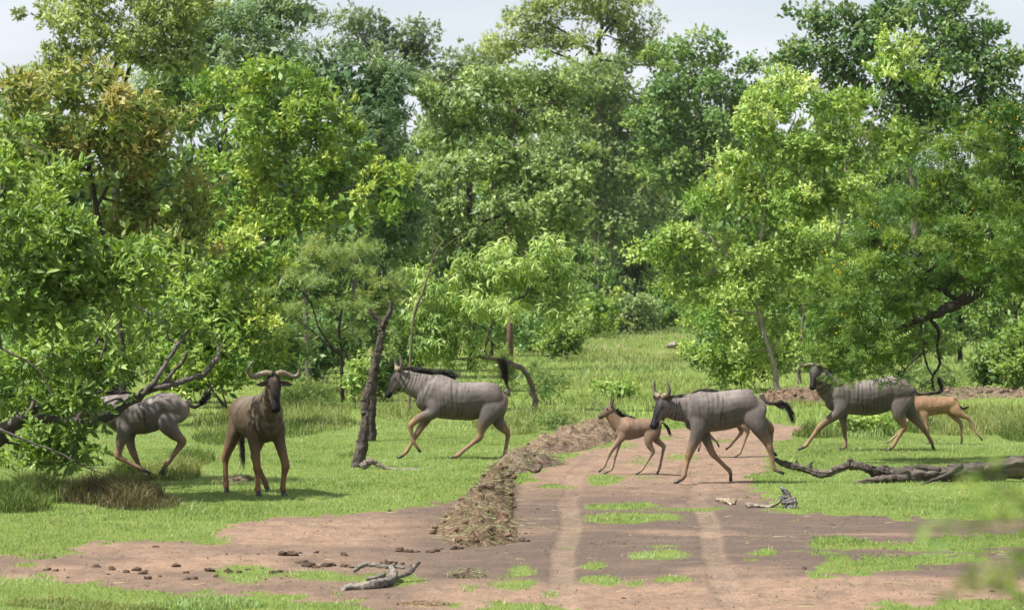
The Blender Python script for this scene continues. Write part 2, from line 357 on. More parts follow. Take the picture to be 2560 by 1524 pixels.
# meadow further back
x, y, rng = frustum_pts(185000, 60, 250, power=1.35, seed=21)
k = (grass_mask(x, y) > .5) & (rng.random(len(x)) < .45 + .55 * sstep(-.2, .3, fbm(x * .25, y * .12, 71) + .3 * sstep(75, 130, y)))
x, y = x[k], y[k]; rng = np.random.default_rng(22)
t = .45 + .45 * fbm(x * .12, y * .06, 73) + .35 * (rng.random(len(x)) - .5)
c = lerp_cols([(0.152, 0.246, 0.062), (0.231, 0.337, 0.103), (0.316, 0.402, 0.165), (0.401, 0.440, 0.255)], t)
dd = rng.random(len(x)) < (.10 + .30 * sstep(85, 160, y) * (1 - sstep(185, 205, y))) * (.4 + sstep(-.2, .4, fbm(x * .1, y * .05, 74))); c[dd] = lerp_cols(DRY, rng.random(dd.sum()))
h = (.06 + .12 * rng.random(len(x))) * (.6 + .9 * sstep(-.1, .5, fbm(x * .3, y * .15, 75))) * (1 + .5 * sstep(80, 150, y))
v, f, cc = blades(0, x, y, h, .018 + .00022 * y, c, lean=.8, seed=23)
link('meadow_grass', make_mesh('meadow_grass', v, f, cc), M_GRASS, kind='stuff', label='longer pale green meadow grass reaching back to the trees', category='grass')
# rough tall grass in clumps: column, row of the base, half width px, half depth px rows, height m, blades, palette
ROUGH_G = [(.045, .085, .02), (.08, .13, .03), (.13, .17, .05), (.20, .20, .09)]
ROUGH_B = [(.06, .075, .03), (.11, .10, .05), (.17, .13, .08), (.24, .20, .12)]
ROUGH_D = [(.10, .155, .04), (.17, .22, .07), (.25, .28, .11), (.37, .34, .19)]
CL = [(90, 1240, 140, 26, .34, 9000, ROUGH_G), (250, 1245, 160, 22, .36, 9000, ROUGH_B), (340, 1262, 110, 14, .28, 4500, ROUGH_B), (40, 1275, 90, 12, .28, 3000, ROUGH_G), (430, 1185, 75, 14, .36, 5200, ROUGH_D), (330, 1190, 60, 14, .26, 2200, ROUGH_G), (480, 1150, 60, 14, .25, 1800, ROUGH_G),
      (600, 1060, 120, 36, .34, 6500, ROUGH_D), (760, 1030, 120, 26, .34, 5200, ROUGH_D), (820, 1060, 70, 20, .28, 3200, ROUGH_D), (700, 1075, 120, 20, .22, 3200, ROUGH_G), (560, 1100, 80, 16, .20, 1800, ROUGH_G), (1010, 1030, 80, 22, .30, 3000, ROUGH_D), (1290, 1075, 60, 16, .34, 3000, ROUGH_D), (1360, 1050, 80, 18, .36, 3600, ROUGH_D), (1230, 1065, 50, 12, .30, 1800, ROUGH_D), (1430, 1040, 50, 12, .25, 1500, ROUGH_D),
      (2400, 1075, 120, 14, .40, 5500, ROUGH_D), (2510, 1070, 80, 18, .42, 4800, ROUGH_D), (2300, 1070, 90, 14, .36, 3400, ROUGH_G), (2450, 1035, 130, 14, .34, 3800, ROUGH_D), (2150, 1080, 100, 16, .30, 3800, TURF), (2050, 1088, 70, 10, .26, 2200, ROUGH_G), (2560, 1090, 60, 14, .35, 2600, ROUGH_G),
      (1700, 1000, 120, 18, .28, 3000, ROUGH_D), (1600, 960, 200, 20, .32, 3800, ROUGH_D), (1500, 1000, 90, 14, .26, 2200, ROUGH_D), (2250, 1010, 140, 18, .36, 3000, ROUGH_D), (900, 985, 160, 16, .36, 3800, ROUGH_D), (1130, 980, 140, 18, .36, 3200, ROUGH_D), (1700, 905, 160, 14, .4, 3000, ROUGH_D), (1500, 890, 120, 12, .4, 2500, ROUGH_D), (880, 1140, 40, 10, .12, 700, ROUGH_D), (2000, 1010, 80, 10, .25, 1500, ROUGH_D),
      (500, 1512, 160, 12, .10, 3200, TURF), (170, 1512, 160, 12, .11, 3200, ROUGH_D), (330, 1522, 90, 8, .12, 1600, ROUGH_D)]
for i, (px, py, rx, ry, hh, n, pal) in enumerate(CL):
    rng = np.random.default_rng(200 + i); n = int(n * .62)
    r = np.sqrt(rng.random(n)); a = rng.random(n) * 2 * PI
    qx, qy = px + rx * r * np.cos(a), py + ry * r * np.sin(a)
    Zr = F_PX * CAM_H / (qy - HORIZON); X = (qx - 1280) * Zr / F_PX
    hq = hh * (.8 if pal is ROUGH_D else 1.) * (.25 + .9 * rng.random(n) ** 1.5) * (1 - .35 * r ** 2) * (.45 + .85 * sstep(-.35, .45, fbm(X * 3.1, Zr * 1.4, 81)))
    c = lerp_cols(pal, .45 + .35 * fbm(X * 2.2, Zr, 83 + i) + .5 * (rng.random(n) - .5))
    v, f, cc = blades(0, X, Zr, hq, .008 + .00014 * Zr, c, lean=.95, seg=2, seed=300 + i)
    nm = {id(ROUGH_B): 'brownish', id(ROUGH_D): 'straw-tinted', id(ROUGH_G): 'dark green', id(TURF): 'bright green'}[id(pal)]
    side = 'left' if px < 850 else ('middle' if px < 1700 else 'right')
    ht = 'knee-high' if hh > .25 else 'ankle-high'
    wh = ('under the big leaning bush' if py > 1200 and px < 500 else 'around the leftmost antelope' if px < 560 and py > 1100 and py < 1200 else 'at the bottom edge' if py > 1480 else 'behind the animals')
    link('tall_grass', make_mesh('tall_grass', v, f, cc), M_GRASS, kind='stuff', label='%s %s rough grass %s, %s of the photo' % (ht, nm, wh, side), category='grass')

# crumbs of soil and bits of dry litter on the bare ground
x, y, rng = frustum_pts(26000, 25.5, 60, power=1.6, seed=91)
k = (grass_mask(x, y) < .5) & (rng.random(len(x)) < .25 + .75 * sstep(.0, .5, fbm(x * .9, y * .7, 92))); x, y = x[k], y[k]; n = len(x); rng = np.random.default_rng(93)
r = .003 + .012 * rng.random(n) ** 4; z = gz(x, y)
tet = np.array([[1, 0, 0], [-.5, .87, 0], [-.5, -.87, 0], [0, 0, 1.1]])
V = np.stack([x, y, z], -1)[:, None] + tet[None] * r[:, None, None] * (.6 + .8 * rng.random((n, 4, 1)))
F = (np.array([[0, 1, 3], [1, 2, 3], [2, 0, 3]])[None] + np.arange(n)[:, None, None] * 4).reshape(-1, 3)
link('soil_crumbs', make_mesh('soil_crumbs', V.reshape(-1, 3), [F], np.repeat(np.array([.085, .06, .048])[None] * (.6 + .9 * rng.random((n, 1))), 4, 0)), M_CLOD, kind='stuff', label='fine crumbs of earth scattered over the bare soil', category='soil crumbs')
k = rng.random(n) < .16; x, y, z = x[k], y[k], z[k]; n = len(x); a = rng.random(n) * PI; l = .02 + .07 * rng.random(n); d = np.stack([np.cos(a), np.sin(a), .1 * rng.normal(size=n)], -1) * l[:, None]; w = np.stack([-np.sin(a), np.cos(a), 0 * a], -1) * .004 + [0, 0, .004]
P = np.stack([x + .1, y, z + .006], -1)
link('dry_litter', make_mesh('dry_litter', np.stack([P - d - w, P - d + w, P + d], 1).reshape(-1, 3), [np.arange(n * 3).reshape(-1, 3)], np.repeat(lerp_cols(DRY, rng.random(n)) * .8, 3, 0)), M_STRAW, kind='stuff', label='bits of dry grass strewn on the bare soil', category='litter')
# ------------------------------------------------------------------ trees
TEMPL = {
 'broad': (np.array([[0, 0, 0], [.30, .165, .05], [.72, .15, .02], [1, 0, -.12], [.72, -.15, .02], [.30, -.165, .05]]), [np.array([[0, 3, 2, 1], [0, 5, 4, 3]])], .24),
 'small': (np.array([[0, 0, 0], [.5, .30, .04], [1, 0, -.04], [.5, -.30, .04]]), [np.array([[0, 3, 2, 1]])], .30),
 'droop': (np.array([[0, 0, 0], [.35, .085, .02], [.35, -.085, .02], [.75, .07, -.22], [.75, -.07, -.22], [.95, 0, -.55]]), [np.array([[3, 4, 5]]), np.array([[0, 2, 2, 1], [1, 2, 4, 3]])[1:], ], .12),
}
TEMPL['droop'] = (TEMPL['droop'][0], [np.array([[0, 2, 1], [3, 4, 5]]), np.array([[1, 2, 4, 3]])], .13)
TEMPL['oval'] = (np.array([[0, 0, 0], [.45, .19, .05], [1, 0, -.08], [.45, -.19, .05]]), [np.array([[0, 3, 2, 1]])], .19)
def _frond(np_=3):
    v, f = [], []
    for i in range(np_):
        t = .08 + .9 * i / np_
        for sgn in (1, -1):
            n = len(v); l = .26 * math.sin(PI * (.25 + .6 * t))
            v += [[t - .06, 0, 0], [t + .09, 0, 0], [t + .15, sgn * l, -.03]]; f.append([n, n + 1, n + 2])
    return np.array(v), [np.array(f)], .12
TEMPL['frond'] = _frond()

def leaves_mesh(name, style, pos, dirs, size, col, rng, face, roll=.55, off=(0, 0, 0)):
    T, F, _ = TEMPL[style]; n = len(pos)
    D = dirs / (np.linalg.norm(dirs, axis=1, keepdims=True) + 1e-9)
    U = face + rng.normal(size=(n, 3)) * roll
    U -= D * (U * D).sum(1, keepdims=True); U /= np.linalg.norm(U, axis=1, keepdims=True) + 1e-9
    B = np.cross(U, D); s = size[:, None, None]
    V = pos[:, None, :] + s * (T[None, :, 0:1] * D[:, None, :] + T[None, :, 1:2] * B[:, None, :] + T[None, :, 2:3] * U[:, None, :])
    k = len(T); i = np.arange(n)[:, None, None] * k
    fs = [(f[None] + i).reshape(-1, f.shape[1]) for f in F]
    return make_mesh(name, V.reshape(-1, 3) - np.asarray(off), fs, np.repeat(col[:, None, :], k, 1).reshape(-1, 3))

BARK_GREY = (.115, .098, .085); BARK_DARK = (.045, .037, .032); BARK_PALE = (.27, .24, .20); BARK_RED = (.13, .085, .065)
TREES = {}
def tree(name, label, cat, Z, lobes, limbs, style='broad', size=.15, pal=((.06, .12, .03), (.14, .2, .05)), cover=3.2, bark=BARK_GREY, seed=0,
         group=None, clump=.34, flat=.8, deep=.8, base=None, twig=.25, lone=0, spread=.9, hang=0., crown_name='crown', tint=.35, nclump=None, up=.5, autotrunk=True, core_cover=2.0, thin=None, ksz=None, grow=None):
    grow = grow or (1.0 if Z < 60 else 1.15)
    ksz = ksz or (1.35 if Z < 70 else 1.7)
    rng = np.random.default_rng(1000 + seed); s = S_at(Z)
    if base is None:
        b = limbs[0][0] if limbs else (np.mean([l[0] for l in lobes]), 0)
        base = b[0]
    bx = (base - 1280) / s; off = np.array([bx, Z, float(gz(np.array([bx]), np.array([Z]))[0])])
    root = thing(name, label, cat, tuple(off), group)
    wood = MB(); nodes = []
    if not limbs and autotrunk:                      # plain trunk up to the middle of the lobes
        cx, cy = np.mean([l[0] for l in lobes]), np.mean([l[1] for l in lobes])
        yb = HORIZON + CAM_H * s; h = (yb - cy) / s
        limbs = [[(base, yb + 4, .02 * h + .03), ((base * 2 + cx) / 3, yb - .35 * (yb - cy), .016 * h + .02), (cx, cy, .008 * h + .01)]]
    for li, L in enumerate(limbs):
        pts = []; dz = 0.
        for j, p in enumerate(L):
            d = p[3] if len(p) > 3 else dz
            q = wpt(p[0], p[1], Z + d)
            if j == 0 and li == 0 and p[1] > HORIZON + CAM_H * s - 8: q[2] = off[2] - .05
            pts.append(np.r_[q, (p[2] if len(p) > 2 and p[2] else .02) * (thin or (1. if Z < 55 else .8 if Z < 75 else .6 if Z < 100 else .5))])
            dz = d + rng.normal() * .12 * (0.3 if j == 0 else 1)
        P = smooth_path(pts, 5)
        P[1:-1, :3] += rng.normal(size=(len(P) - 2, 3)) * P[1:-1, 3:4] * .22
        if li == 0: P[0, 3] *= 1.35
        wood.tube(P[:, :3], np.maximum(P[:, 3], .004), n=9 if P[0, 3] > .06 else 6, col=bark, jit=.14, seed=seed * 31 + li)
        nodes += [r for r in P]
    nodes = np.array(nodes)
    pos, dirs, siz, col, fac = [], [], [], [], []; core = MB()
    pal = np.asarray(pal, float); T = TEMPL[style]
    for lo in lobes:
        cx, cy, rx, ry = lo[:4]; rx, ry = (rx * grow, ry * grow); dz = lo[4] if len(lo) > 4 else rng.normal() * .25 * rx / s
        c = wpt(cx, cy, Z + dz); R = np.array([rx / s, max(rx, ry) / s * deep, ry / s])
        area = PI * R[0] * R[2]; n = int(cover * area / (size * size * T[2]))
        nc = nclump or int(np.clip(area / (clump * clump) * .8, 5, 60))
        d = rng.normal(size=(nc, 3)); d[:, 2] = d[:, 2] * .8 + .25; d /= np.linalg.norm(d, axis=1, keepdims=True)
        rad_ = .35 + .6 * rng.random((nc, 1)) ** .6; out_ = rng.random(nc) < .2; rad_[out_] = 1.0 + .32 * rng.random((out_.sum(), 1)); cc = c + d * R * rad_
        if len(nodes):                               # a bough to the lobe and twigs to its clumps
            k = np.argmin(((nodes[:, :3] - c) ** 2).sum(1) + 2 * np.maximum(nodes[:, 2] - c[2], 0)); a = nodes[k]
            mid = (a[:3] + c) / 2 + rng.normal(size=3) * .12 * np.linalg.norm(a[:3] - c); r0 = min(a[3] * .8, .012 + .02 * np.linalg.norm(a[:3] - c))
            P = smooth_path([np.r_[a[:3], r0], np.r_[mid, r0 * .7], np.r_[c, r0 * .4]], 4)
            wood.tube(P[:, :3], P[:, 3], n=5, col=bark, jit=.1, seed=seed)
            for q in cc[rng.random(nc) < twig]:
                a = P[rng.integers(3, len(P))]; mid = (a[:3] + q) / 2 + rng.normal(size=3) * .1 * np.linalg.norm(a[:3] - q)
                Q = smooth_path([np.r_[a[:3], r0 * .4], np.r_[mid, r0 * .28], np.r_[q, .004]], 3)
                wood.tube(Q[:, :3], Q[:, 3], n=4, col=bark)
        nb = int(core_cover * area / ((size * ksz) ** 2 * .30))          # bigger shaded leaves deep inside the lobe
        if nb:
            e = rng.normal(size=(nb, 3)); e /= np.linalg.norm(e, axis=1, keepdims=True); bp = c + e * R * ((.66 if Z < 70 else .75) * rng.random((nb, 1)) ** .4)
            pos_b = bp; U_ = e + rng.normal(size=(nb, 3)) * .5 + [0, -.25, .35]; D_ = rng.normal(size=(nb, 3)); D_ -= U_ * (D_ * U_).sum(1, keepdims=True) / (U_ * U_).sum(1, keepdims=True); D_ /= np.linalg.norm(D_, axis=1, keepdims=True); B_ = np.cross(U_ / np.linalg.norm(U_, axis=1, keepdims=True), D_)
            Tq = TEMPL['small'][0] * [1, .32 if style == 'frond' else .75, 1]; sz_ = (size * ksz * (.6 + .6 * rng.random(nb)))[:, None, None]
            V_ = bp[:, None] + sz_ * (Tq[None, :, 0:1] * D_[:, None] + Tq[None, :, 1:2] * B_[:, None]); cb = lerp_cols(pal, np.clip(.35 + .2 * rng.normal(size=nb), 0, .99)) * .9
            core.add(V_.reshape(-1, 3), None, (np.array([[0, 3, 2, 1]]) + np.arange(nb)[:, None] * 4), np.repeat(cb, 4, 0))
        per = rng.multinomial(n, rng.dirichlet(np.where(out_, 1.6, 4.)))
        for q, m, dd, ou in zip(cc, per, d, out_):
            if m == 0: continue
            cr = clump * (.7 + .6 * rng.random()) * (.6 if ou else 1.) * np.array([1, 1, flat])
            tw = max(1, m // (6 if style == 'broad' else 5))     # twigs, each with a spray of leaves at its end
            td = rng.normal(size=(tw, 3)); td /= np.linalg.norm(td, axis=1, keepdims=True)
            tp = q + td * cr * (rng.random((tw, 1)) ** .45) * spread
            ids = rng.integers(0, tw, m)
            ax = td + dd * .5 + np.array([0, 0, up - hang]); ax /= np.linalg.norm(ax, axis=1, keepdims=True)
            ld = ax[ids] * .55 + rng.normal(size=(m, 3)) * .55 + np.array([0, 0, -.05 - hang])
            sz = size * (.5 + .8 * rng.random(m))
            lp = tp[ids] + ax[ids] * (size * rng.random((m, 1)) * 1.1) - ax[ids] * size * .5
            t = np.clip(.5 + tint * rng.normal() * .8 + rng.normal(size=m) * .25, 0, .999)
            pos.append(lp); dirs.append(ld); siz.append(sz); fac.append(np.broadcast_to(dd * .55 + td[ids] * .45 + np.array([0, -.18, .55]), (m, 3))); col.append(lerp_cols(pal, t) * (.85 + .3 * rng.random((m, 1))))
    if pos:
        pos, dirs, siz, col, fac = map(np.concatenate, (pos, dirs, siz, col, fac))
        if lone:                                     # the leaves that show largest stand as parts of their own
            px = pos[:, 0] * F_PX / pos[:, 1] + 1280
            fr = np.where((px > 20) & (px < 2540) & (pos[:, 2] > .5))[0]; fr = fr[np.argsort(pos[fr, 1])[:lone * 4:4]]
            meshes = []
            for q in range(5):
                me = make_mesh('leaf', TEMPL['broad'][0] * 1.0, TEMPL['broad'][1], np.broadcast_to(lerp_cols(pal, np.array([q / 5.]))[0], (6, 3))); me.materials.append(M_LEAF); meshes.append(me)
            for q in fr:
                D = Vector(dirs[q]).normalized(); U = (Vector(fac[q]) + Vector(rng.normal(size=3)) * .5); U = (U - D * U.dot(D)).normalized(); B = U.cross(D)
                o = link('leaf', meshes[int(rng.integers(5))], parent=root)
                M3 = Matrix((D, B, U)).transposed() * float(siz[q]); o.matrix_local = Matrix.Translation(Vector(pos[q] - off)) @ M3.to_4x4()
            keep = np.ones(len(pos), bool); keep[fr] = False; pos, dirs, siz, col, fac = pos[keep], dirs[keep], siz[keep], col[keep], fac[keep]
        link(crown_name, leaves_mesh(crown_name, style, pos, dirs, siz, col, rng, fac, off=off), M_LEAF, root, kind='stuff')
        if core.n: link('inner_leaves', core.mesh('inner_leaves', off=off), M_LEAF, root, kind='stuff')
    if wood.n: link('trunk', wood.mesh('trunk', smooth=True, off=off), M_BARK, root)
    TREES[name] = root
    return root, off

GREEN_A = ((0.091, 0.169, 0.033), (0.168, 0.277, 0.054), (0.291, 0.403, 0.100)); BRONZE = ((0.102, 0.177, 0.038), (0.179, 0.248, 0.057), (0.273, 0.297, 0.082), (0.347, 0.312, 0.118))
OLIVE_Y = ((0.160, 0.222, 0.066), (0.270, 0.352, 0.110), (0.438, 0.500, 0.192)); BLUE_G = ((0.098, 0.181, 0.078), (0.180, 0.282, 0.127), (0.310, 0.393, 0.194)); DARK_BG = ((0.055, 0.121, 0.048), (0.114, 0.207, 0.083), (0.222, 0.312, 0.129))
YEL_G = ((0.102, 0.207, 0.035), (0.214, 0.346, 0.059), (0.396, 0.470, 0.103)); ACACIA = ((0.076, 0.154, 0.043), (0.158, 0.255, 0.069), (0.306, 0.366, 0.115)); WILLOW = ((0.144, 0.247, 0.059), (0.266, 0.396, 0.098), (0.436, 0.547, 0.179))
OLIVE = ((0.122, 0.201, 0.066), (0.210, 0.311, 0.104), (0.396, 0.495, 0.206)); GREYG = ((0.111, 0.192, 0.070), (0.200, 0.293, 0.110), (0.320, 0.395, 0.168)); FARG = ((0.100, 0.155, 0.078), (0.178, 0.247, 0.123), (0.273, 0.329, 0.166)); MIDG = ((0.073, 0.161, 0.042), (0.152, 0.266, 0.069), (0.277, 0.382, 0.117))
DARKG = ((0.053, 0.124, 0.040), (0.117, 0.210, 0.068), (0.228, 0.316, 0.110)); LIGHT = ((0.143, 0.263, 0.048), (0.278, 0.414, 0.092), (0.506, 0.605, 0.215)); MIMOSA = ((0.040, 0.106, 0.014), (0.090, 0.184, 0.024), (0.195, 0.286, 0.043)); FILL_SHADE = ((0.034, 0.080, 0.026), (0.071, 0.136, 0.043), (0.128, 0.201, 0.065)); LIME = ((0.163, 0.282, 0.068), (0.288, 0.426, 0.101), (0.440, 0.539, 0.170))  # fill leaves darkened: deep shade of the gaps painted into their colour

# --- far woodland behind everything: a few grown forms, each copied with its parts
def proto(nm, pal, leaf, lobes, seed, cover=2.6, core=1.8, clump=.75, crown='crown'):
    """a 10 m form standing on the origin, measured in tenths of its height; returns meshes of its parts"""
    r, off = tree('proto', 'x', 'tree', 100., [(1280 + x * 800, HORIZON + 206.4 - z * 800, rx * 800, rz * 800) for x, z, rx, rz in lobes], [[(1280, 941.4, .22), (1275, 750, .19), (1290, 560, .13), (1285, 380, .08)], [(1282, 640, .1), (1190, 480, .07), (1120, 380, .04)], [(1285, 600, .1), (1370, 460, .07), (1440, 390, .04)]], 'small', leaf, pal, cover=cover, core_cover=core, seed=seed, clump=clump, twig=.12, bark=BARK_DARK, base=1280, thin=1., grow=1., deep=.8)
    parts = [(c.name.split('.')[0], c.data) for c in r.children]
    for c in list(r.children): bpy.data.objects.remove(c)
    bpy.data.objects.remove(r); return parts
LOB_T = [(0, .82, .28, .15), (-.26, .70, .22, .14), (.27, .68, .22, .14), (0, .60, .34, .16), (-.33, .50, .2, .13), (.33, .48, .2, .13), (.02, .40, .30, .14), (-.18, .28, .22, .12), (.2, .26, .22, .12), (.12, .92, .14, .08), (-.16, .88, .14, .08)]
LOB_U = [(-.12, .85, .24, .13), (.2, .76, .26, .14), (-.32, .62, .22, .15), (.36, .56, .2, .13), (.05, .58, .3, .15), (-.2, .42, .28, .13), (.22, .38, .28, .14), (0, .22, .34, .13), (.02, .95, .12, .07)]
PROTO = [proto('a', FILL_SHADE, .36, LOB_T, 801), proto('b', MIDG, .34, LOB_U, 802), proto('c', GREYG, .34, LOB_T, 803), proto('d', OLIVE, .34, LOB_U, 804), proto('e', GREEN_A, .34, LOB_U, 805)]
def plant(name, label, cat, px, Z, top, width, kind, rot, group):
    s_ = S_at(Z); X = (px - 1280) / s_; h = (HORIZON + CAM_H * s_ - top) / s_
    r = thing(name, label, cat, (X, Z, float(gz(np.array([X]), np.array([Z]))[0])), group)
    r.rotation_euler = (0, 0, rot); w = width / s_ / 1.05
    r.scale = (w / 10., w / 10., h / 10.)
    for nm, me in PROTO[kind]: link(nm if cat == 'tree' or nm == 'trunk' else 'foliage' if nm == 'crown' else nm, me, parent=r)
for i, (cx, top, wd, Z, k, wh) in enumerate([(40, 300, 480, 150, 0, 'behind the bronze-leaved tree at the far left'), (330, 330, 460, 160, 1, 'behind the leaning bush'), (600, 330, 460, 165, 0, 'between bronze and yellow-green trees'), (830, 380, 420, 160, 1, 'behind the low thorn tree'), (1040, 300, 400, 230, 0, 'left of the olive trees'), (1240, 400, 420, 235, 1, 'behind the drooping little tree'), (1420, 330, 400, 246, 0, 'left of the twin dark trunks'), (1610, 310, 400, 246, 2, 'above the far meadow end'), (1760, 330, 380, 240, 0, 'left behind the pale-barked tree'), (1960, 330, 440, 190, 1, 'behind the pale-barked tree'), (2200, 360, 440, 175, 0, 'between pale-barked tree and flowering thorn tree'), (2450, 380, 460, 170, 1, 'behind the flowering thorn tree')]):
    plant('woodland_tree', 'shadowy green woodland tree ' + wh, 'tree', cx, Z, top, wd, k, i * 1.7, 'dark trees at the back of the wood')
for i, (cx, top, wd, Z, k, wh) in enumerate([(120, 200, 420, 175, 3, 'behind the bronze crown'), (420, 190, 420, 178, 4, 'right of the bronze crown'), (700, 190, 420, 180, 1, 'behind the yellow-green crown'), (960, 190, 360, 250, 2, 'under the hazy skyline tree'), (1150, 205, 340, 252, 3, 'left of the olive crown'), (1330, 160, 360, 256, 2, 'behind the forked brown limb'), (1500, 130, 360, 258, 4, 'behind the grey twigs'), (1690, 200, 320, 256, 1, 'below the skyline gap right of centre'), (1850, 235, 320, 250, 2, 'left of the pale-barked crown'), (2060, 230, 400, 182, 4, 'above the pale-barked crown'), (2280, 260, 400, 175, 1, 'below the broad dark crown'), (2480, 250, 420, 168, 4, 'above the yellow blossom'), (1060, 400, 340, 225, 3, 'left of the crooked forked trunk'), (1330, 430, 340, 228, 2, 'behind the crooked forked trunk'), (900, 330, 360, 172, 1, 'below the dark blue-green tree'), (1560, 380, 320, 234, 3, 'right of the grey twigged trunk')]):
    plant('backdrop_tree', 'green far crown ' + wh, 'tree', cx, Z, top, wd, k, i * 2.3 + .6, 'green trees at the back of the wood')
# --- tall back row
tree('gnarled_tree', 'tall tree with gnarled black limbs against the sky at upper left', 'tree', 95, [(190, 40, 110, 70), (300, 100, 110, 70), (430, 60, 110, 80), (160, 120, 60, 45), (470, 0, 130, 60), (400, 150, 80, 45), (250, -30, 150, 50), (100, 185, 70, 35), (180, 190, 60, 40), (470, 140, 60, 60)],
     [[(290, 952, .22), (287, 420, .2), (280, 220, .17), (296, 120, .12), (250, 50, .07)], [(285, 230, .12), (318, 190, .11), (325, 135, .09), (350, 60, .05), (400, 20, .03)], [(283, 200, .1), (210, 150, .06), (160, 110, .03)], [(325, 150, .07), (390, 130, .05), (450, 70, .03)]], 'oval', .155, OLIVE_Y, cover=2.3, bark=BARK_DARK, seed=1, clump=.42, twig=.5)
tree('tall_tree', 'tall bluish green fine-leaved tree right of the gnarled one at the top', 'tree', 104, [(650, 50, 140, 80), (560, 160, 150, 80), (690, 150, 110, 80), (490, 240, 110, 60), (750, 20, 60, 50), (610, 250, 140, 70), (470, 110, 80, 70), (430, 210, 80, 60), (560, 40, 90, 50), (350, 250, 100, 50)], [], 'droop', .22, BLUE_G, cover=2.5, seed=2, base=600, clump=.5)
tree('bluish_tree', 'dark blue-green spreading tree behind the yellow-green one', 'tree', 98, [(850, 200, 110, 70), (940, 260, 100, 80), (900, 370, 120, 100), (980, 480, 80, 110), (800, 480, 120, 120), (1000, 195, 50, 40), (1000, 590, 60, 80), (760, 180, 60, 60)], [], 'droop', .22, DARK_BG, cover=2.6, seed=3, base=880, clump=.5)
tree('hazy_tree', 'small greyish distant tree topping the skyline left of centre', 'tree', 215, [(895, 55, 75, 42), (950, 110, 80, 55), (1035, 85, 48, 50), (1045, 150, 55, 55), (855, 120, 45, 40), (980, 190, 90, 50)], [[(960, 831, .4), (960, 300, .35), (955, 160, .2), (900, 90, .1)], [(958, 200, .2), (1010, 150, .15), (1035, 90, .08)]], 'small', .26, FARG, cover=1.9, seed=4, clump=.9, twig=.5, bark=BARK_DARK)
tree('round_tree', 'low round distant tree on the skyline just left of centre', 'tree', 205, [(1160, 165, 75, 45), (1100, 200, 60, 50), (1200, 215, 80, 50), (1110, 270, 70, 60)], [], 'small', .24, FARG, cover=2.2, seed=5, base=1140, clump=.8)
tree('crowning_tree', 'tallest pale green tree with open branching crown at top centre', 'tree', 228, [(1340, 45, 75, 45), (1470, 20, 110, 50), (1565, 60, 70, 45), (1285, 110, 75, 35), (1420, 105, 110, 35), (1590, 115, 60, 45), (1500, -25, 80, 40), (1370, 0, 50, 35), (1650, 150, 50, 50), (1240, 140, 60, 30)],
     [[(1500, 826, .5), (1500, 300, .45), (1497, 110, .35), (1505, 60, .25), (1480, 10, .15)], [(1500, 95, .22), (1535, 55, .18), (1575, 40, .1)], [(1500, 150, .25), (1430, 90, .18), (1360, 60, .1), (1320, 70, .06)], [(1490, 180, .2), (1380, 130, .15), (1280, 110, .08)]], 'oval', .28, OLIVE_Y, cover=2.2, bark=BARK_DARK, seed=6, clump=.95, twig=.6)
tree('grey_twigged_tree', 'grey-green tree with bare grey twigs right of the olive tree', 'tree', 214, [(1480, 200, 110, 70), (1560, 280, 100, 75), (1420, 380, 110, 80), (1530, 430, 110, 75), (1610, 370, 80, 70), (1450, 520, 110, 80), (1560, 560, 100, 70), (1400, 250, 70, 60), (1640, 270, 60, 60)],
     [[(1492, 831, .45), (1490, 600, .38), (1480, 400, .3), (1500, 270, .2), (1520, 190, .1)], [(1485, 420, .18), (1450, 330, .14), (1470, 230, .08), (1455, 170, .05)], [(1495, 420, .16), (1530, 340, .12), (1580, 290, .07), (1570, 230, .04)], [(1480, 480, .15), (1560, 420, .1), (1610, 330, .06)], [(1500, 330, .1), (1540, 210, .06), (1530, 150, .03)], [(1530, 700, .3), (1535, 560, .22), (1600, 480, .14), (1660, 420, .08)]], 'small', .25, GREYG, cover=2.5, bark=(.19, .165, .14), seed=7, clump=.85, twig=.7)
tree('dense_tree', 'dense mid-green tree on the skyline left of the pale-barked tree', 'tree', 200, [(1720, 140, 85, 65), (1680, 230, 85, 65), (1790, 220, 85, 65), (1880, 260, 70, 55), (1720, 330, 105, 75), (1830, 340, 95, 65), (1690, 430, 85, 75), (1790, 450, 85, 75), (1870, 165, 35, 30), (1640, 330, 60, 80)], [[(1760, 838, .5), (1755, 450, .4), (1740, 250, .25), (1720, 150, .12)], [(1750, 350, .2), (1800, 250, .15), (1860, 190, .08)]], 'small', .24, MIDG, cover=2.6, seed=8, clump=.85, twig=.3)
tree('olive_tree', 'olive-tinged tree with forked brown limb high at centre', 'tree', 120, [(1290, 195, 160, 50), (1200, 250, 120, 50), (1400, 235, 90, 55), (1130, 290, 80, 55), (1250, 330, 90, 40), (1120, 350, 90, 55), (1390, 300, 70, 40), (1080, 250, 40, 40)],
     [[(1275, 907, .24), (1272, 420, .2), (1282, 320, .18), (1292, 275, .15), (1240, 235, .1), (1180, 228, .05)], [(1291, 280, .12), (1330, 265, .09), (1370, 258, .07), (1410, 265, .04)], [(1250, 240, .06), (1225, 215, .04)]], 'small', .16, OLIVE, cover=3.0, bark=BARK_RED, seed=9, clump=.55, twig=.25, flat=.6)
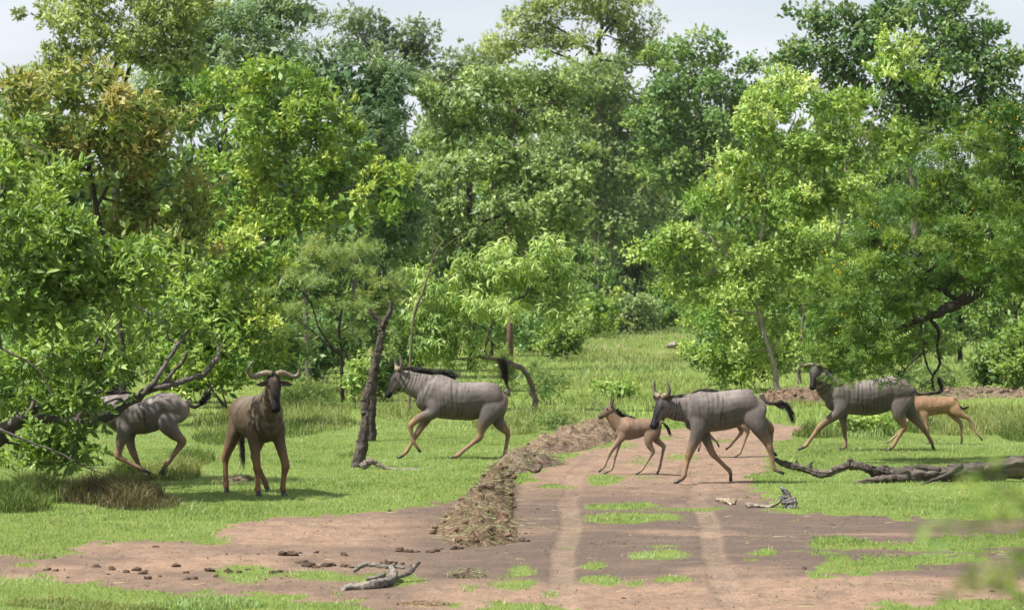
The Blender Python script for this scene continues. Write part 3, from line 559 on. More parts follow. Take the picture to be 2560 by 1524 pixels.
tree('crooked_tree', 'shadowy olive tree with crooked forked trunk below the centre crown', 'tree', 108, [(1150, 425, 130, 45), (1260, 400, 110, 45), (1100, 500, 70, 70), (1330, 440, 90, 70), (1280, 540, 130, 60), (1110, 590, 90, 60), (1400, 520, 80, 70), (1200, 640, 110, 50), (1440, 450, 60, 60)],
     [[(1178, 926, .22), (1176, 600, .2), (1172, 480, .17), (1180, 430, .14), (1205, 395, .1), (1230, 375, .06)], [(1175, 470, .12), (1145, 420, .08), (1110, 400, .04)], [(1180, 430, .08), (1260, 370, .05), (1330, 362, .03)]], 'small', .16, OLIVE, cover=3.0, bark=BARK_DARK, seed=10, clump=.55, twig=.3, flat=.65)
tree('broad_tree', 'broad dark green tree filling the upper right corner', 'tree', 118, [(2060, 50, 85, 60), (2010, 140, 75, 55), (2150, 110, 85, 70), (2280, 40, 115, 60), (2400, 90, 105, 70), (2480, 170, 85, 70), (2330, 170, 120, 75), (2220, 230, 110, 75), (2400, 270, 115, 70), (2520, 270, 75, 80), (2300, 320, 115, 60), (1985, 205, 50, 35), (2090, 190, 60, 55), (2350, 0, 90, 40)],
     [[(2290, 911, .3), (2285, 500, .28), (2270, 330, .22), (2220, 180, .14), (2180, 100, .08)], [(2275, 380, .18), (2360, 260, .13), (2450, 200, .08)], [(2265, 300, .14), (2150, 230, .1), (2070, 120, .06)], [(2360, 250, .1), (2470, 210, .08), (2540, 250, .05)]], 'small', .18, DARKG, cover=3.0, bark=BARK_GREY, seed=11, clump=.6, twig=.4)
# --- middle row
tree('bronze_tree', 'tree with bronze-orange young leaves on the left', 'tree', 62, [(200, 215, 140, 45), (320, 280, 140, 50), (150, 320, 150, 70), (400, 390, 100, 80), (250, 430, 160, 80), (430, 510, 100, 80), (330, 590, 130, 70), (60, 255, 60, 50), (480, 630, 80, 50), (60, 400, 80, 80), (400, 300, 60, 40)],
     [[(300, 1068, .16), (300, 800, .13), (250, 560, .1), (225, 420, .08), (222, 320, .05)], [(240, 520, .07), (310, 400, .05), (390, 330, .025)], [(228, 430, .05), (140, 390, .04), (80, 330, .02)], [(140, 420, .04), (140, 320, .035), (138, 280, .02)]], 'oval', .17, BRONZE, cover=3.8, core_cover=1., thin=.5, bark=BARK_DARK, seed=12, clump=.42, twig=.4, up=.7)
tree('yellow_green_tree', 'yellow-green broad-leaved tree left of centre', 'tree', 84, [(700, 185, 70, 45), (600, 225, 110, 50), (790, 290, 75, 60), (640, 330, 120, 70), (850, 410, 90, 60), (970, 465, 70, 50), (740, 440, 120, 80), (590, 440, 90, 60), (870, 530, 100, 45), (680, 550, 110, 60), (550, 520, 70, 60), (820, 250, 40, 40)],
     [[(770, 981, .16), (765, 760, .13), (745, 560, .1), (720, 420, .08), (670, 260, .05)], [(748, 560, .08), (850, 480, .06), (930, 465, .035), (1000, 470, .02)], [(735, 500, .06), (640, 430, .045), (580, 400, .02)], [(725, 440, .05), (790, 340, .035), (810, 270, .02)]], 'oval', .17, YEL_G, cover=3.8, core_cover=1., thin=.55, bark=BARK_GREY, seed=13, clump=.42, twig=.4, up=.7)
tree('pale_barked_tree', 'light green tree with pale grey forked trunk right of centre', 'tree', 83, [(1990, 235, 80, 50), (1900, 285, 90, 55), (2110, 265, 75, 50), (2080, 370, 100, 60), (1950, 380, 110, 60), (1815, 410, 75, 35), (2200, 390, 75, 55), (1760, 510, 70, 40), (1870, 500, 95, 50), (2000, 510, 110, 70), (2130, 510, 90, 70), (1690, 600, 70, 40), (1625, 620, 45, 30), (1780, 620, 80, 35), (1930, 640, 100, 60), (2050, 650, 80, 60), (1720, 690, 60, 40), (1960, 740, 80, 50), (2250, 110, 42, 32), (2230, 180, 60, 30), (2320, 185, 45, 22), (2280, 330, 50, 35), (1850, 750, 80, 45), (1930, 820, 70, 42), (1780, 790, 60, 36), (1995, 860, 45, 34), (1870, 870, 60, 34), (1740, 740, 50, 34), (1660, 650, 40, 30), (1840, 690, 80, 40)],
     [[(1943, 982, .14), (1940, 940, .12), (1922, 878, .11), (1894, 769, .10), (1877, 723, .09), (1882, 660, .09), (1905, 574, .085), (1917, 482, .07), (1894, 431, .05), (1819, 425, .03), (1740, 400, .015)], [(1880, 728, .06), (1859, 683, .055), (1791, 608, .045), (1765, 585, .035), (1700, 560, .02)], [(1915, 500, .05), (1945, 400, .04), (1990, 290, .025)], [(1925, 880, .06), (2010, 760, .06), (2095, 600, .05), (2114, 440, .045), (2100, 330, .03)], [(2112, 430, .035), (2190, 290, .03), (2225, 190, .025), (2255, 110, .015)], [(1905, 575, .04), (1960, 540, .03), (2010, 500, .02)]], 'oval', .145, LIGHT, cover=3.6, core_cover=1., bark=BARK_PALE, seed=14, clump=.42, twig=.45, up=.6)
tree('second_pale_tree', 'slim grey-trunked tree just left of the far right antelope head', 'tree', 92, [(2060, 600, 80, 60), (2020, 700, 70, 50), (2110, 680, 80, 60)], [[(1998, 959, .10), (2000, 880, .09), (2010, 780, .08), (2030, 680, .06), (2060, 600, .04)]], 'broad', .14, LIGHT, cover=2.2, bark=BARK_GREY, seed=15, clump=.4)
tree('low_thorn_tree', 'low feathery thorn tree with dark stems left of centre', 'tree', 77, [(680, 650, 120, 24), (850, 610, 110, 28), (620, 715, 85, 20), (760, 705, 140, 28), (900, 685, 100, 28), (690, 775, 110, 20), (850, 785, 120, 28), (960, 735, 80, 28), (980, 825, 75, 24), (1040, 760, 50, 34), (880, 850, 95, 20), (640, 835, 60, 18), (790, 650, 80, 24), (560, 690, 50, 18), (740, 840, 70, 18)],
     [[(858, 1003, .075), (852, 870, .065), (848, 800, .05), (880, 700, .03), (900, 640, .015)], [(852, 890, .05), (800, 825, .04), (770, 745, .03), (700, 690, .02), (660, 650, .012)], [(850, 830, .03), (930, 780, .022), (1010, 760, .012)], [(840, 880, .04), (745, 800, .025), (660, 770, .012)], [(846, 800, .03), (800, 700, .02), (780, 650, .012)]], 'frond', .17, ACACIA, cover=3.2, core_cover=.4, bark=BARK_DARK, seed=16, clump=.34, flat=.35, twig=.5, up=.15)
tree('drooping_tree', 'small bent tree with drooping bright leaves at the centre', 'tree', 71, [(1290, 655, 100, 40), (1385, 615, 45, 30), (1180, 705, 100, 40), (1115, 760, 70, 50), (1230, 760, 100, 40), (1370, 710, 60, 50), (1105, 850, 50, 40), (1180, 850, 70, 30), (1390, 790, 45, 45), (1085, 700, 45, 34), (1300, 700, 80, 40), (1120, 810, 60, 40), (1220, 690, 60, 40), (1240, 640, 60, 26), (1085, 880, 45, 34), (1140, 885, 50, 22), (1060, 800, 34, 40), (1400, 750, 40, 40)],
     [[(1338, 1028, .085), (1335, 985, .08), (1318, 935, .075), (1285, 912, .07), (1235, 897, .05), (1190, 893, .035), (1120, 900, .015)], [(1222, 895, .055), (1215, 870, .05), (1232, 800, .045), (1238, 785, .045), (1290, 750, .035), (1315, 735, .03), (1325, 700, .015)], [(1236, 788, .035), (1200, 775, .03), (1170, 760, .02), (1135, 800, .012)], [(1190, 772, .02), (1185, 720, .015), (1180, 690, .01)], [(1310, 740, .018), (1350, 700, .012), (1385, 640, .008)], [(1320, 740, .015), (1360, 745, .01)]], 'droop', .19, WILLOW, cover=3.2, core_cover=.5, bark=(.13, .105, .085), seed=17, clump=.30, hang=.45, up=.2, twig=.5)
# --- near trees
r, off = tree('leaning_bush', 'big broad-leaved bush at left edge with leaning trunk and cut limbs', 'tree', 43.0, [(60, 480, 160, 130, .3), (190, 640, 190, 140, -3.), (60, 760, 190, 150, -3.5), (330, 750, 150, 105, -3.), (420, 825, 80, 44, .4), (140, 900, 170, 110, -.2), (190, 1010, 75, 75, -.5), (90, 1120, 110, 50, 0), (20, 330, 80, 55, .8), (220, 1090, 32, 60, -.4), (500, 800, 36, 18, .6), (-120, 650, 170, 260, -3.5), (-100, 950, 130, 160, .3), (60, 600, 140, 110, -2.5), (540, 830, 24, 12, .6), (270, 880, 80, 56, .2), (255, 1010, 30, 34, -.5), (120, 1130, 80, 40, -.3), (330, 640, 70, 60, .5)],
     [[(-190, 1215, .20), (-90, 1150, .17), (0, 1095, .125), (50, 1055, .10), (121, 1047, .085), (208, 1057, .08), (290, 1030, .07), (359, 984, .066), (407, 966, .058), (456, 952, .05), (510, 933, .046), (547, 893, .04)], [(352, 988, .05), (396, 941, .042), (423, 895, .036), (447, 858, .034)], [(405, 964, .036), (434, 927, .033), (456, 906, .033), (468, 878, .026)], [(0, 1080, .08), (80, 1030, .07), (130, 1012, .05)], [(60, 1050, .05), (110, 960, .04), (140, 800, .035), (130, 640, .03), (100, 480, .02)], [(150, 1045, .04), (220, 900, .03), (300, 760, .02), (420, 810, .012)],
      [(-20, 860, .02, -.9), (82, 912, .018, -.9), (121, 965, .014, -.9), (126, 995, .01, -.9)], [(82, 912, .012, -.9), (120, 890, .01, -.9), (165, 900, .006, -.9)], [(0, 1072, .022, -.8), (75, 1105, .018, -.8), (145, 1130, .016, -.8), (218, 1169, .011, -.8), (280, 1190, .007, -.8), (330, 1222, .004, -.8)], [(218, 1168, .007, -.8), (270, 1172, .005, -.8), (320, 1205, .003, -.8)], [(250, 900, .02, -.4), (262, 860, .016, -.4), (270, 830, .01, -.4)]],
     'broad', .132, GREEN_A, cover=3.7, core_cover=.7, bark=(.095, .082, .075), seed=18, clump=.30, twig=.4, lone=300, base=-190, up=.7, thin=.82)
r, off = tree('flowering_thorn_tree', 'feathery green thorn tree with yellow blossom at right edge', 'tree', 49.5, [(2500, 290, 90, 50), (2420, 355, 100, 50), (2540, 420, 100, 80), (2330, 430, 100, 60), (2250, 500, 100, 60), (2430, 520, 120, 70), (2180, 590, 100, 60), (2320, 610, 120, 70), (2480, 630, 110, 60), (2130, 685, 90, 60), (2250, 720, 110, 60), (2110, 790, 80, 50), (2200, 830, 90, 50), (2095, 880, 62, 50), (2180, 905, 70, 35), (2400, 690, 70, 40), (2530, 700, 60, 50), (2660, 480, 150, 200), (2130, 935, 45, 24), (2060, 830, 40, 40), (2250, 930, 40, 22), (2345, 520, 90, 50), (2060, 730, 40, 36), (2055, 890, 34, 34, -.8), (2150, 860, 70, 44, -1.), (2235, 880, 56, 40, -1.), (2110, 940, 50, 18, -.8), (2200, 935, 40, 16, -.8), (2300, 770, 60, 36, -.8), (2280, 840, 36, 34, -.8), (2500, 665, 80, 34, -1.4), (2420, 640, 70, 36, -1.4), (2560, 640, 60, 50, -1.4), (2160, 760, 80, 44, -1.), (2380, 580, 80, 40, -1.2), (2420, 690, 80, 40, .4), (2340, 720, 60, 36, .3), (2500, 730, 70, 36, .5), (2070, 800, 40, 40, -.6), (2100, 730, 60, 40, -.8), (2210, 660, 80, 44, -1.), (2470, 600, 80, 44, -1.4), (2460, 720, 60, 30, -1.4)],
     [[(2790, 1160, .22), (2720, 860, .18), (2560, 665, .13), (2460, 720, .10), (2400, 755, .09), (2340, 785, .07), (2270, 810, .04), (2180, 850, .02)], [(2560, 665, .07), (2440, 560, .05), (2350, 480, .03)], [(2600, 690, .08), (2560, 540, .06), (2520, 380, .03)], [(2335, 790, .03), (2328, 800, .032), (2347, 827, .03), (2344, 870, .026), (2349, 909, .024), (2332, 940, .02), (2334, 975, .014)], [(2338, 790, .02), (2305, 803, .02), (2308, 870, .017), (2316, 909, .016), (2332, 940, .014)], [(2310, 880, .012), (2270, 915, .009), (2240, 960, .005)], [(2332, 945, .01), (2290, 975, .007), (2260, 1000, .004)], [(2400, 755, .04), (2300, 690, .03), (2200, 650, .02)], [(2346, 905, .008), (2372, 925, .005), (2380, 950, .003)]],
     'frond', .115, MIMOSA, cover=3.0, core_cover=1.3, ksz=1.0, hang=.15, bark=BARK_DARK, seed=19, clump=.24, flat=.6, twig=.35, base=2790, up=.3)
rng = np.random.default_rng(5); bl = MB()
for (px, py) in [(2540, 262), (2500, 280), (2470, 300), (2555, 300), (2520, 330), (2440, 305), (2230, 610), (2180, 560), (2180, 557), (2400, 563), (2390, 615), (2402, 633), (2480, 605), (2090, 677), (2085, 668), (2063, 628), (2110, 655), (2270, 655), (2540, 745), (2475, 768), (2500, 772), (2530, 740), (2000, 833), (2096, 830), (2330, 460), (2110, 782), (2430, 530), (2560, 370), (2420, 330)]:
    for k in range(4):
        q = wpt(px + rng.normal() * 8, py + rng.normal() * 6, 48.4 + rng.random() * .3); n_ = 7
        dirs = rng.normal(size=(n_ * 3, 3)); dirs /= np.linalg.norm(dirs, axis=1, keepdims=True)
        bl.add(q + dirs * .016 * (.7 + .5 * rng.random((n_ * 3, 1))), np.arange(n_ * 3).reshape(-1, 3), None, (.60, .46, .02))
link('blossom', bl.mesh('blossom', off=off), M_LEAF, r, kind='stuff')

# --- bushes and saplings
def bush(px, py, rx, ry, label, style='oval', size=.11, pal=GREEN_A, cover=2.8, seed=0, stems=3, name='bush', extra=(), clump=None, bark=BARK_GREY, up=.5, group=None, hang=0.):
    Z = Z_of_row(py); rng = np.random.default_rng(seed + 500); s = S_at(Z)
    lob = [(px, py - ry * 1.05, rx, ry)] + [(px + rng.normal() * rx * .5, py - ry * (.6 + .7 * rng.random()), rx * .55, ry * .55) for _ in range(3)] + list(extra)
    limbs = [[(px + rng.normal() * rx * .06, py, .012 + .010 * ry / s), (px + rng.normal() * rx * .3, py - ry * .6, .012 + .006 * ry / s), (px + rng.normal() * rx * .6, py - ry * (1.2 + .5 * rng.random()), .006)] for _ in range(stems)]
    return tree(name, label, 'bush', Z, lob, limbs, style, size, pal, cover, bark, 600 + seed, group, clump or max(.12, rx / s * .35), twig=.4, crown_name='foliage', up=up, hang=hang)
bush(560, 1020, 130, 170, 'tall leafy green bush behind and left of the bull', size=.14, pal=YEL_G, seed=1, extra=[(640, 640, 90, 60), (560, 650, 90, 60), (500, 760, 90, 70)])
bush(690, 985, 90, 110, 'green bush between bull horns and the thorn tree stems', size=.13, pal=MIDG, seed=2)
bush(480, 1005, 110, 110, 'leafy bush behind the leftmost antelope tail', size=.14, pal=GREEN_A, seed=3)
bush(800, 960, 80, 90, 'dark green bush under the low thorn tree', size=.14, pal=DARKG, seed=4, style='small')
bush(890, 1010, 34, 62, 'bright lime sapling left of the forked dead trunk', size=.10, pal=LIME, seed=5, stems=2, name='sapling', cover=1.8)
bush(965, 1000, 60, 60, 'green shrub behind the forked dead trunk', size=.10, pal=MIDG, seed=6)
bush(1030, 960, 70, 120, 'green shrub left of the drooping tree', size=.13, pal=ACACIA, seed=7, style='small')
bush(1258, 975, 26, 52, 'lime sapling behind the running antelope tail', size=.10, pal=LIME, seed=8, stems=2, name='sapling', cover=1.8)
bush(1410, 900, 60, 45, 'broad-leaved shrub right of the drooping tree', size=.15, pal=GREEN_A, seed=9, extra=[(1430, 830, 30, 26)])
bush(1330, 880, 130, 60, 'green bush behind the drooping tree', size=.18, pal=MIDG, seed=10, style='small')
bush(1470, 845, 90, 60, 'yellow-green bush at the back of the meadow, leftmost', size=.22, pal=YEL_G, seed=11, style='small')
bush(1570, 836, 80, 55, 'grey-green bush at the back of the meadow, second from left', size=.22, pal=GREYG, seed=12, style='small')
bush(1660, 832, 80, 75, 'dark bush at the back of the meadow, beside the pale-barked tree', size=.22, pal=MIDG, seed=13, style='small')
bush(1545, 1000, 65, 26, 'low yellow-leaved shrub in the meadow above the first calf', size=.10, pal=LIME, seed=14, cover=1.4, name='shrub')
bush(1880, 975, 110, 80, 'lime-green shrub at the foot of the pale-barked tree', size=.13, pal=LIGHT, seed=15, extra=[(1800, 780, 70, 50), (1870, 800, 70, 50), (1780, 880, 50, 40)], cover=2.0, name='shrub')
bush(1790, 930, 70, 60, 'dark green shrub left of the pale-barked tree foot', size=.14, pal=MIDG, seed=16, name='shrub')
bush(2480, 985, 70, 70, 'broad-leaved bush behind the flowering thorn tree', size=.15, pal=MIDG, seed=17, cover=1.6)
bush(2560, 990, 70, 100, 'green bush at the right edge below the blossom', size=.13, pal=GREEN_A, seed=18)
bush(2330, 985, 90, 40, 'low thorny shrub behind the far right antelope rump', size=.13, pal=ACACIA, seed=19, style='frond', cover=1.4, name='shrub')
bush(2150, 1090, 90, 34, 'leafy green shrub behind the far right antelope legs', size=.08, pal=LIME, seed=20, cover=1.8, name='shrub')
bush(1400, 1075, 50, 26, 'spiny low shrub right of the running antelope', size=.09, pal=ACACIA, seed=21, style='frond', cover=1.6, name='shrub')
bush(1360, 1010, 80, 50, 'thin thorny shrub under the bent little tree', size=.10, pal=ACACIA, seed=22, style='frond', cover=1.0, name='shrub', stems=5)
bush(2080, 960, 70, 50, 'shrub behind the far right antelope head', size=.12, pal=MIDG, seed=23, name='shrub')
bush(100, 1165, 130, 45, 'leafy low shrub below the leaning trunk', size=.14, pal=GREEN_A, seed=24, name='shrub')
bush(40, 1062, 130, 110, 'shady leafy bush at the left edge below the leaning limb', size=.14, pal=MIDG, seed=31, cover=2.2)
bush(170, 1078, 80, 70, 'shady leafy bush between leaning trunk and leftmost antelope', size=.13, pal=GREEN_A, seed=32, cover=2.2)
bush(250, 1040, 150, 170, 'leafy thicket behind the leaning trunk', size=.15, pal=GREEN_A, seed=25)
bush(1680, 800, 60, 90, 'dark far bush behind the meadow gap', size=.3, pal=FILL_SHADE, seed=26, style='small')
bush(1960, 930, 110, 110, 'green thicket behind the pale-barked tree', size=.16, pal=MIDG, seed=27, style='small')
bush(2260, 930, 130, 120, 'green thicket between pale-barked and flowering trees', size=.16, pal=MIDG, seed=28, style='small')
bush(740, 1010, 60, 30, 'low green shrub right of the bull horns', size=.09, pal=ACACIA, seed=29, style='frond', name='shrub')
bush(1820, 905, 60, 100, 'bright green bush left of the pale grey trunk', size=.14, pal=LIGHT, seed=30)

for i, (px, py, rx, ry, pal_, wh) in enumerate([(430, 960, 120, 150, 4, 'behind the cut limbs'), (620, 945, 120, 130, 0, 'behind the bull, to the left'), (760, 935, 110, 150, 1, 'behind the thorn tree, to the left'), (900, 925, 110, 150, 0, 'behind the thorn tree stems'), (1010, 915, 90, 150, 1, 'left behind the drooping tree'), (1120, 905, 100, 140, 0, 'directly behind the drooping tree'), (1230, 890, 90, 120, 1, 'behind the drooping tree, to the right'), (1330, 862, 90, 100, 0, 'in shade behind the drooping tree'), (1440, 838, 90, 110, 1, 'below the twin dark trunks'), (1560, 826, 90, 120, 0, 'in shade at the end of the meadow'), (1660, 826, 80, 130, 0, 'at the end of the meadow, rightmost'), (1760, 860, 80, 120, 1, 'left behind the pale-barked tree'), (2050, 900, 110, 150, 1, 'behind the flowering tree tips'), (2180, 890, 120, 160, 0, 'in shade behind the flowering tree'), (2400, 905, 120, 150, 1, 'right behind the flowering tree'), (2540, 915, 110, 160, 1, 'at the right edge behind the flowering tree'), (250, 930, 150, 190, 1, 'behind the leaning bush'), (60, 930, 150, 200, 0, 'at the left edge behind the leaning bush')]):
    plant('thicket_bush', 'tall green thicket bush ' + wh, 'bush', px, Z_of_row(py), py - ry * 2.2, rx * 2.6, pal_, i * 1.9, 'thicket under the trees')
# ------------------------------------------------------------------ dead wood
def wood_thing(name, label, cat, Z, limbs, col, seed, mat=None, jit=.2, group=None, part='limb', knots=0):
    """limbs: polylines of (column, row, radius m, depth offset m); the first limb is the trunk, every other limb a part of its own"""
    s = S_at(Z); rng = np.random.default_rng(seed)
    p0 = wpt(limbs[0][0][0], limbs[0][0][1], Z); g = float(gz(np.array([p0[0]]), np.array([Z]))[0]); off = np.array([p0[0], Z, g])
    root = thing(name, label, cat, tuple(off), group)
    for i, L in enumerate(limbs):
        mb = MB(); P = np.array([np.r_[wpt(p[0], p[1], Z + (p[3] if len(p) > 3 else 0)), p[2]] for p in L])
        P[:, 2] += g
        P = smooth_path(P, 9); rr = P[:, 3] * (1 + .18 * rng.normal(size=len(P)) * .12)
        P[1:-1, :3] += rng.normal(size=(len(P) - 2, 3)) * P[1:-1, 3:4] * .12
        c = np.asarray(col) * (.8 + .4 * rng.random())
        v, f3, f4 = tube_geo(P[:, :3], np.maximum(rr, .003), 16, jit * .35, seed + i, groove=.38)
        cc = c[None] * (.6 + .7 * rng.random((len(v), 1))); mb.add(v, f3, f4, cc)
        for k in range(knots if i == 0 else 0):      # stubs of broken side twigs
            q = P[rng.integers(2, len(P) - 2)]; d = rng.normal(size=3); d[2] = abs(d[2]) * .9 + .2; d /= np.linalg.norm(d)
            mb.tube([q[:3], q[:3] + d * q[3] * (1.3 + .8 * rng.random()), q[:3] + d * q[3] * (1.9 + rng.random())], [q[3] * .5, q[3] * .35, q[3] * .12], 7, c, .25, seed + k)
        link(('trunk' if i == 0 and part == 'limb' else part), mb.mesh(part, smooth=True, off=off), mat or M_WOOD, root)
    return root
GREYW = (.085, .071, .060); DARKW = (.085, .07, .06); BROWNW = (.16, .125, .10)
wood_thing('broken_trunk', 'leaning rough-barked broken trunk in front of the forked one', 'dead tree', Z_of_row(1166), [[(893, 1172, .095), (905, 1110, .07), (913, 1050, .064), (912, 1010, .062), (922, 965, .048), (924, 952, .03)]], (.066, .054, .046), 31, M_BARK, .22)
wood_thing('forked_trunk', 'tall crooked dead trunk forked at the top left of centre', 'dead tree', Z_of_row(1101), [[(928, 1104, .085), (928, 1040, .07), (930, 985, .065), (934, 930, .07), (944, 880, .06), (952, 842, .058), (956, 815, .06), (968, 795, .05), (975, 775, .038), (978, 752, .028)], [(953, 818, .045), (946, 798, .04), (936, 790, .034), (927, 776, .026), (924, 770, .018)]], (.056, .046, .039), 32, M_BARK, .2)
wood_thing('thin_dead_tree', 'thin bare grey sapling with forking twigs behind the running antelope', 'dead tree', 70, [[(1022, 1030, 0.0338), (1026, 900, 0.0300), (1035, 790, 0.0263), (1060, 720, 0.0210), (1085, 640, 0.0150), (1110, 600, 0.0090)], [(1060, 720, 0.0150), (1078, 660, 0.0120), (1083, 590, 0.0090), (1080, 560, 0.0045)], [(1085, 640, 0.0105), (1150, 590, 0.0075), (1230, 560, 0.0045), (1260, 535, 0.0030)], [(1035, 790, 0.0112), (1058, 750, 0.0075), (1075, 740, 0.0037)], [(1083, 600, 0.0060), (1060, 575, 0.0045), (1035, 565, 0.0030)], [(1083, 590, 0.0060), (1110, 565, 0.0037), (1130, 545, 0.0023)]], (.115, .10, 0.0660), 33, M_BARK, 0.0750)
# long fallen log on the right
ZL = Z_of_row(1203)
wood_thing('fallen_log', 'long weathered fallen log lying on the grass at right', 'log', ZL, [
    [(2640, 1168, .12, .3), (2540, 1165, .12, .25), (2440, 1176, 0.133, .2), (2350, 1180, 0.109, .15), (2270, 1182, 0.098, .1), (2215, 1183, 0.086, .05), (2185, 1178, 0.078, 0)],
    [(2225, 1178, 0.070, 0), (2180, 1170, 0.058, 0), (2150, 1160, 0.053, 0), (2120, 1158, 0.048, 0), (2085, 1172, 0.048, 0), (2050, 1180, 0.047, 0), (2010, 1166, 0.045, 0), (1970, 1158, 0.041, 0), (1935, 1142, 0.025, 0), (1928, 1134, 0.009, 0)],
    [(2230, 1190, 0.047, -.1), (2180, 1196, 0.039, -.15), (2135, 1203, 0.016, -.2)], [(2400, 1160, 0.055, -.2), (2370, 1182, 0.035, -.35), (2320, 1200, 0.016, -.5), (2300, 1208, 0.006, -.55)], [(2560, 1150, 0.078, .2), (2480, 1162, 0.070, .1), (2420, 1172, 0.047, 0)], [(2350, 1170, 0.047, .1), (2290, 1168, 0.055, .1), (2230, 1174, 0.039, .1)],
    [(2125, 1160, 0.035, 0), (2122, 1148, 0.027, 0), (2132, 1143, 0.012, 0)], [(2025, 1164, 0.027, 0), (2026, 1154, 0.020, 0), (2033, 1150, 0.008, 0)], [(1995, 1160, 0.023, 0), (1990, 1150, 0.014, 0), (1994, 1146, 0.006, 0)]], GREYW, 41, None, .32, knots=3)
Zb = Z_of_row(1476)
wood_thing('fallen_branch', 'grey forked dead branch on the grass tuft in the foreground', 'branch', Zb, [
    [(855, 1476, .034, 0), (880, 1470, .036, .1), (920, 1464, .038, .2), (960, 1456, .036, .4), (979, 1446, .034, .7), (985, 1432, .03, 1.0), (978, 1420, .026, 1.3), (982, 1414, .022, 1.5)],
    [(884, 1428, .016, 1.6), (905, 1414, .02, 1.6), (930, 1411, .02, 1.6), (965, 1417, .018, 1.5), (985, 1416, .016, 1.5), (1010, 1420, .012, 1.4)],
    [(988, 1443, .018, .8), (1010, 1437, .022, .9), (1030, 1425, .022, 1.0), (1042, 1412, .018, 1.1), (1050, 1404, .008, 1.1)], [(1030, 1425, .014, 1.0), (1026, 1414, .01, 1.0), (1027, 1410, .005, 1.0)], [(916, 1447, .016, .4), (940, 1444, .02, .4), (962, 1436, .018, .5)]], (.17, .15, .13), 42, None, .18)
wood_thing('root_stub', 'upright split grey wood stub at the edge of the right lawn', 'stump', Z_of_row(1272), [[(1980, 1274, .055), (1972, 1250, .045), (1963, 1230, .03), (1952, 1219, .012)], [(1968, 1270, .035), (1956, 1252, .03), (1950, 1240, .018)], [(1984, 1268, .035), (1986, 1254, .03), (1983, 1245, .015)]], (.20, .185, .175), 43, None, .25)
wood_thing('log_piece', 'short pale broken log on bare soil right of the track', 'log', Z_of_row(1263), [[(1790, 1249, .02, .3), (1815, 1252, .03, .15), (1832, 1256, .038, 0), (1838, 1248, .02, 0)], [(1822, 1256, .025, 0), (1828, 1262, .015, -.1)]], (.25, .20, .15), 44, None, .25)
wood_thing('log_piece', 'thin grey log lying left of the upright stub', 'log', Z_of_row(1271), [[(1866, 1264, .028), (1890, 1266, .03), (1920, 1269, .028), (1940, 1262, .018), (1958, 1250, .008)]], (.24, .20, .165), 45, None, .2)
wood_thing('fallen_stick', 'mossy dead root behind the broken trunk, left of the running antelope', 'branch', Z_of_row(1172), [[(905, 1166, .06), (925, 1150, .05), (945, 1158, .035), (965, 1168, .022), (1000, 1172, .018), (1040, 1170, .022)], [(1035, 1172, .022), (1070, 1174, .02), (1110, 1178, .022), (1140, 1176, .018), (1150, 1170, .008)], [(1062, 1172, .015), (1078, 1166, .01)]], (.17, .145, .125), 46, None, .3)
wood_thing('far_log', 'short pale log lying far back in the meadow', 'log', Z_of_row(873), [[(1664, 868, .06, 0), (1678, 862, .14, 0), (1690, 863, .12, 0), (1698, 868, .06, 0)]], (.30, .25, .20), 47, None, .25)
wood_thing('twisted_root', 'dark twisted root poking up from the soil ridge', 'root', Z_of_row(1182), [[(1330, 1179, .03), (1346, 1174, .028), (1352, 1162, .026), (1348, 1153, .02)], [(1335, 1178, .018), (1315, 1172, .012), (1290, 1168, .006)]], (.11, .075, .06), 48, None, .25)

# ------------------------------------------------------------------ heaps of soil
def lumps(n, xy, z, r, rng, col):
    mb = MB()
    ico_v = np.array([[0, 0, 1], [.894, 0, .447], [.276, .851, .447], [-.724, .526, .447], [-.724, -.526, .447], [.276, -.851, .447], [.724, .526, -.447], [-.276, .851, -.447], [-.894, 0, -.447], [-.276, -.851, -.447], [.724, -.526, -.447], [0, 0, -1]])
    f = np.array([[0, 1, 2], [0, 2, 3], [0, 3, 4], [0, 4, 5], [0, 5, 1], [1, 6, 2], [2, 6, 7], [2, 7, 3], [3, 7, 8], [3, 8, 4], [4, 8, 9], [4, 9, 5], [5, 9, 10], [5, 10, 1], [1, 10, 6], [6, 11, 7], [7, 11, 8], [8, 11, 9], [9, 11, 10], [10, 11, 6]])
    for i in range(n):
        v = ico_v * (.65 + .6 * rng.random((12, 1))) * r[i] * np.array([1 + .4 * rng.random(), 1 + .4 * rng.random(), .6 + .4 * rng.random()])
        mb.add(v + [xy[i, 0], xy[i, 1], z[i]], f, None, np.asarray(col) * (.65 + .7 * rng.random()))
    return mb
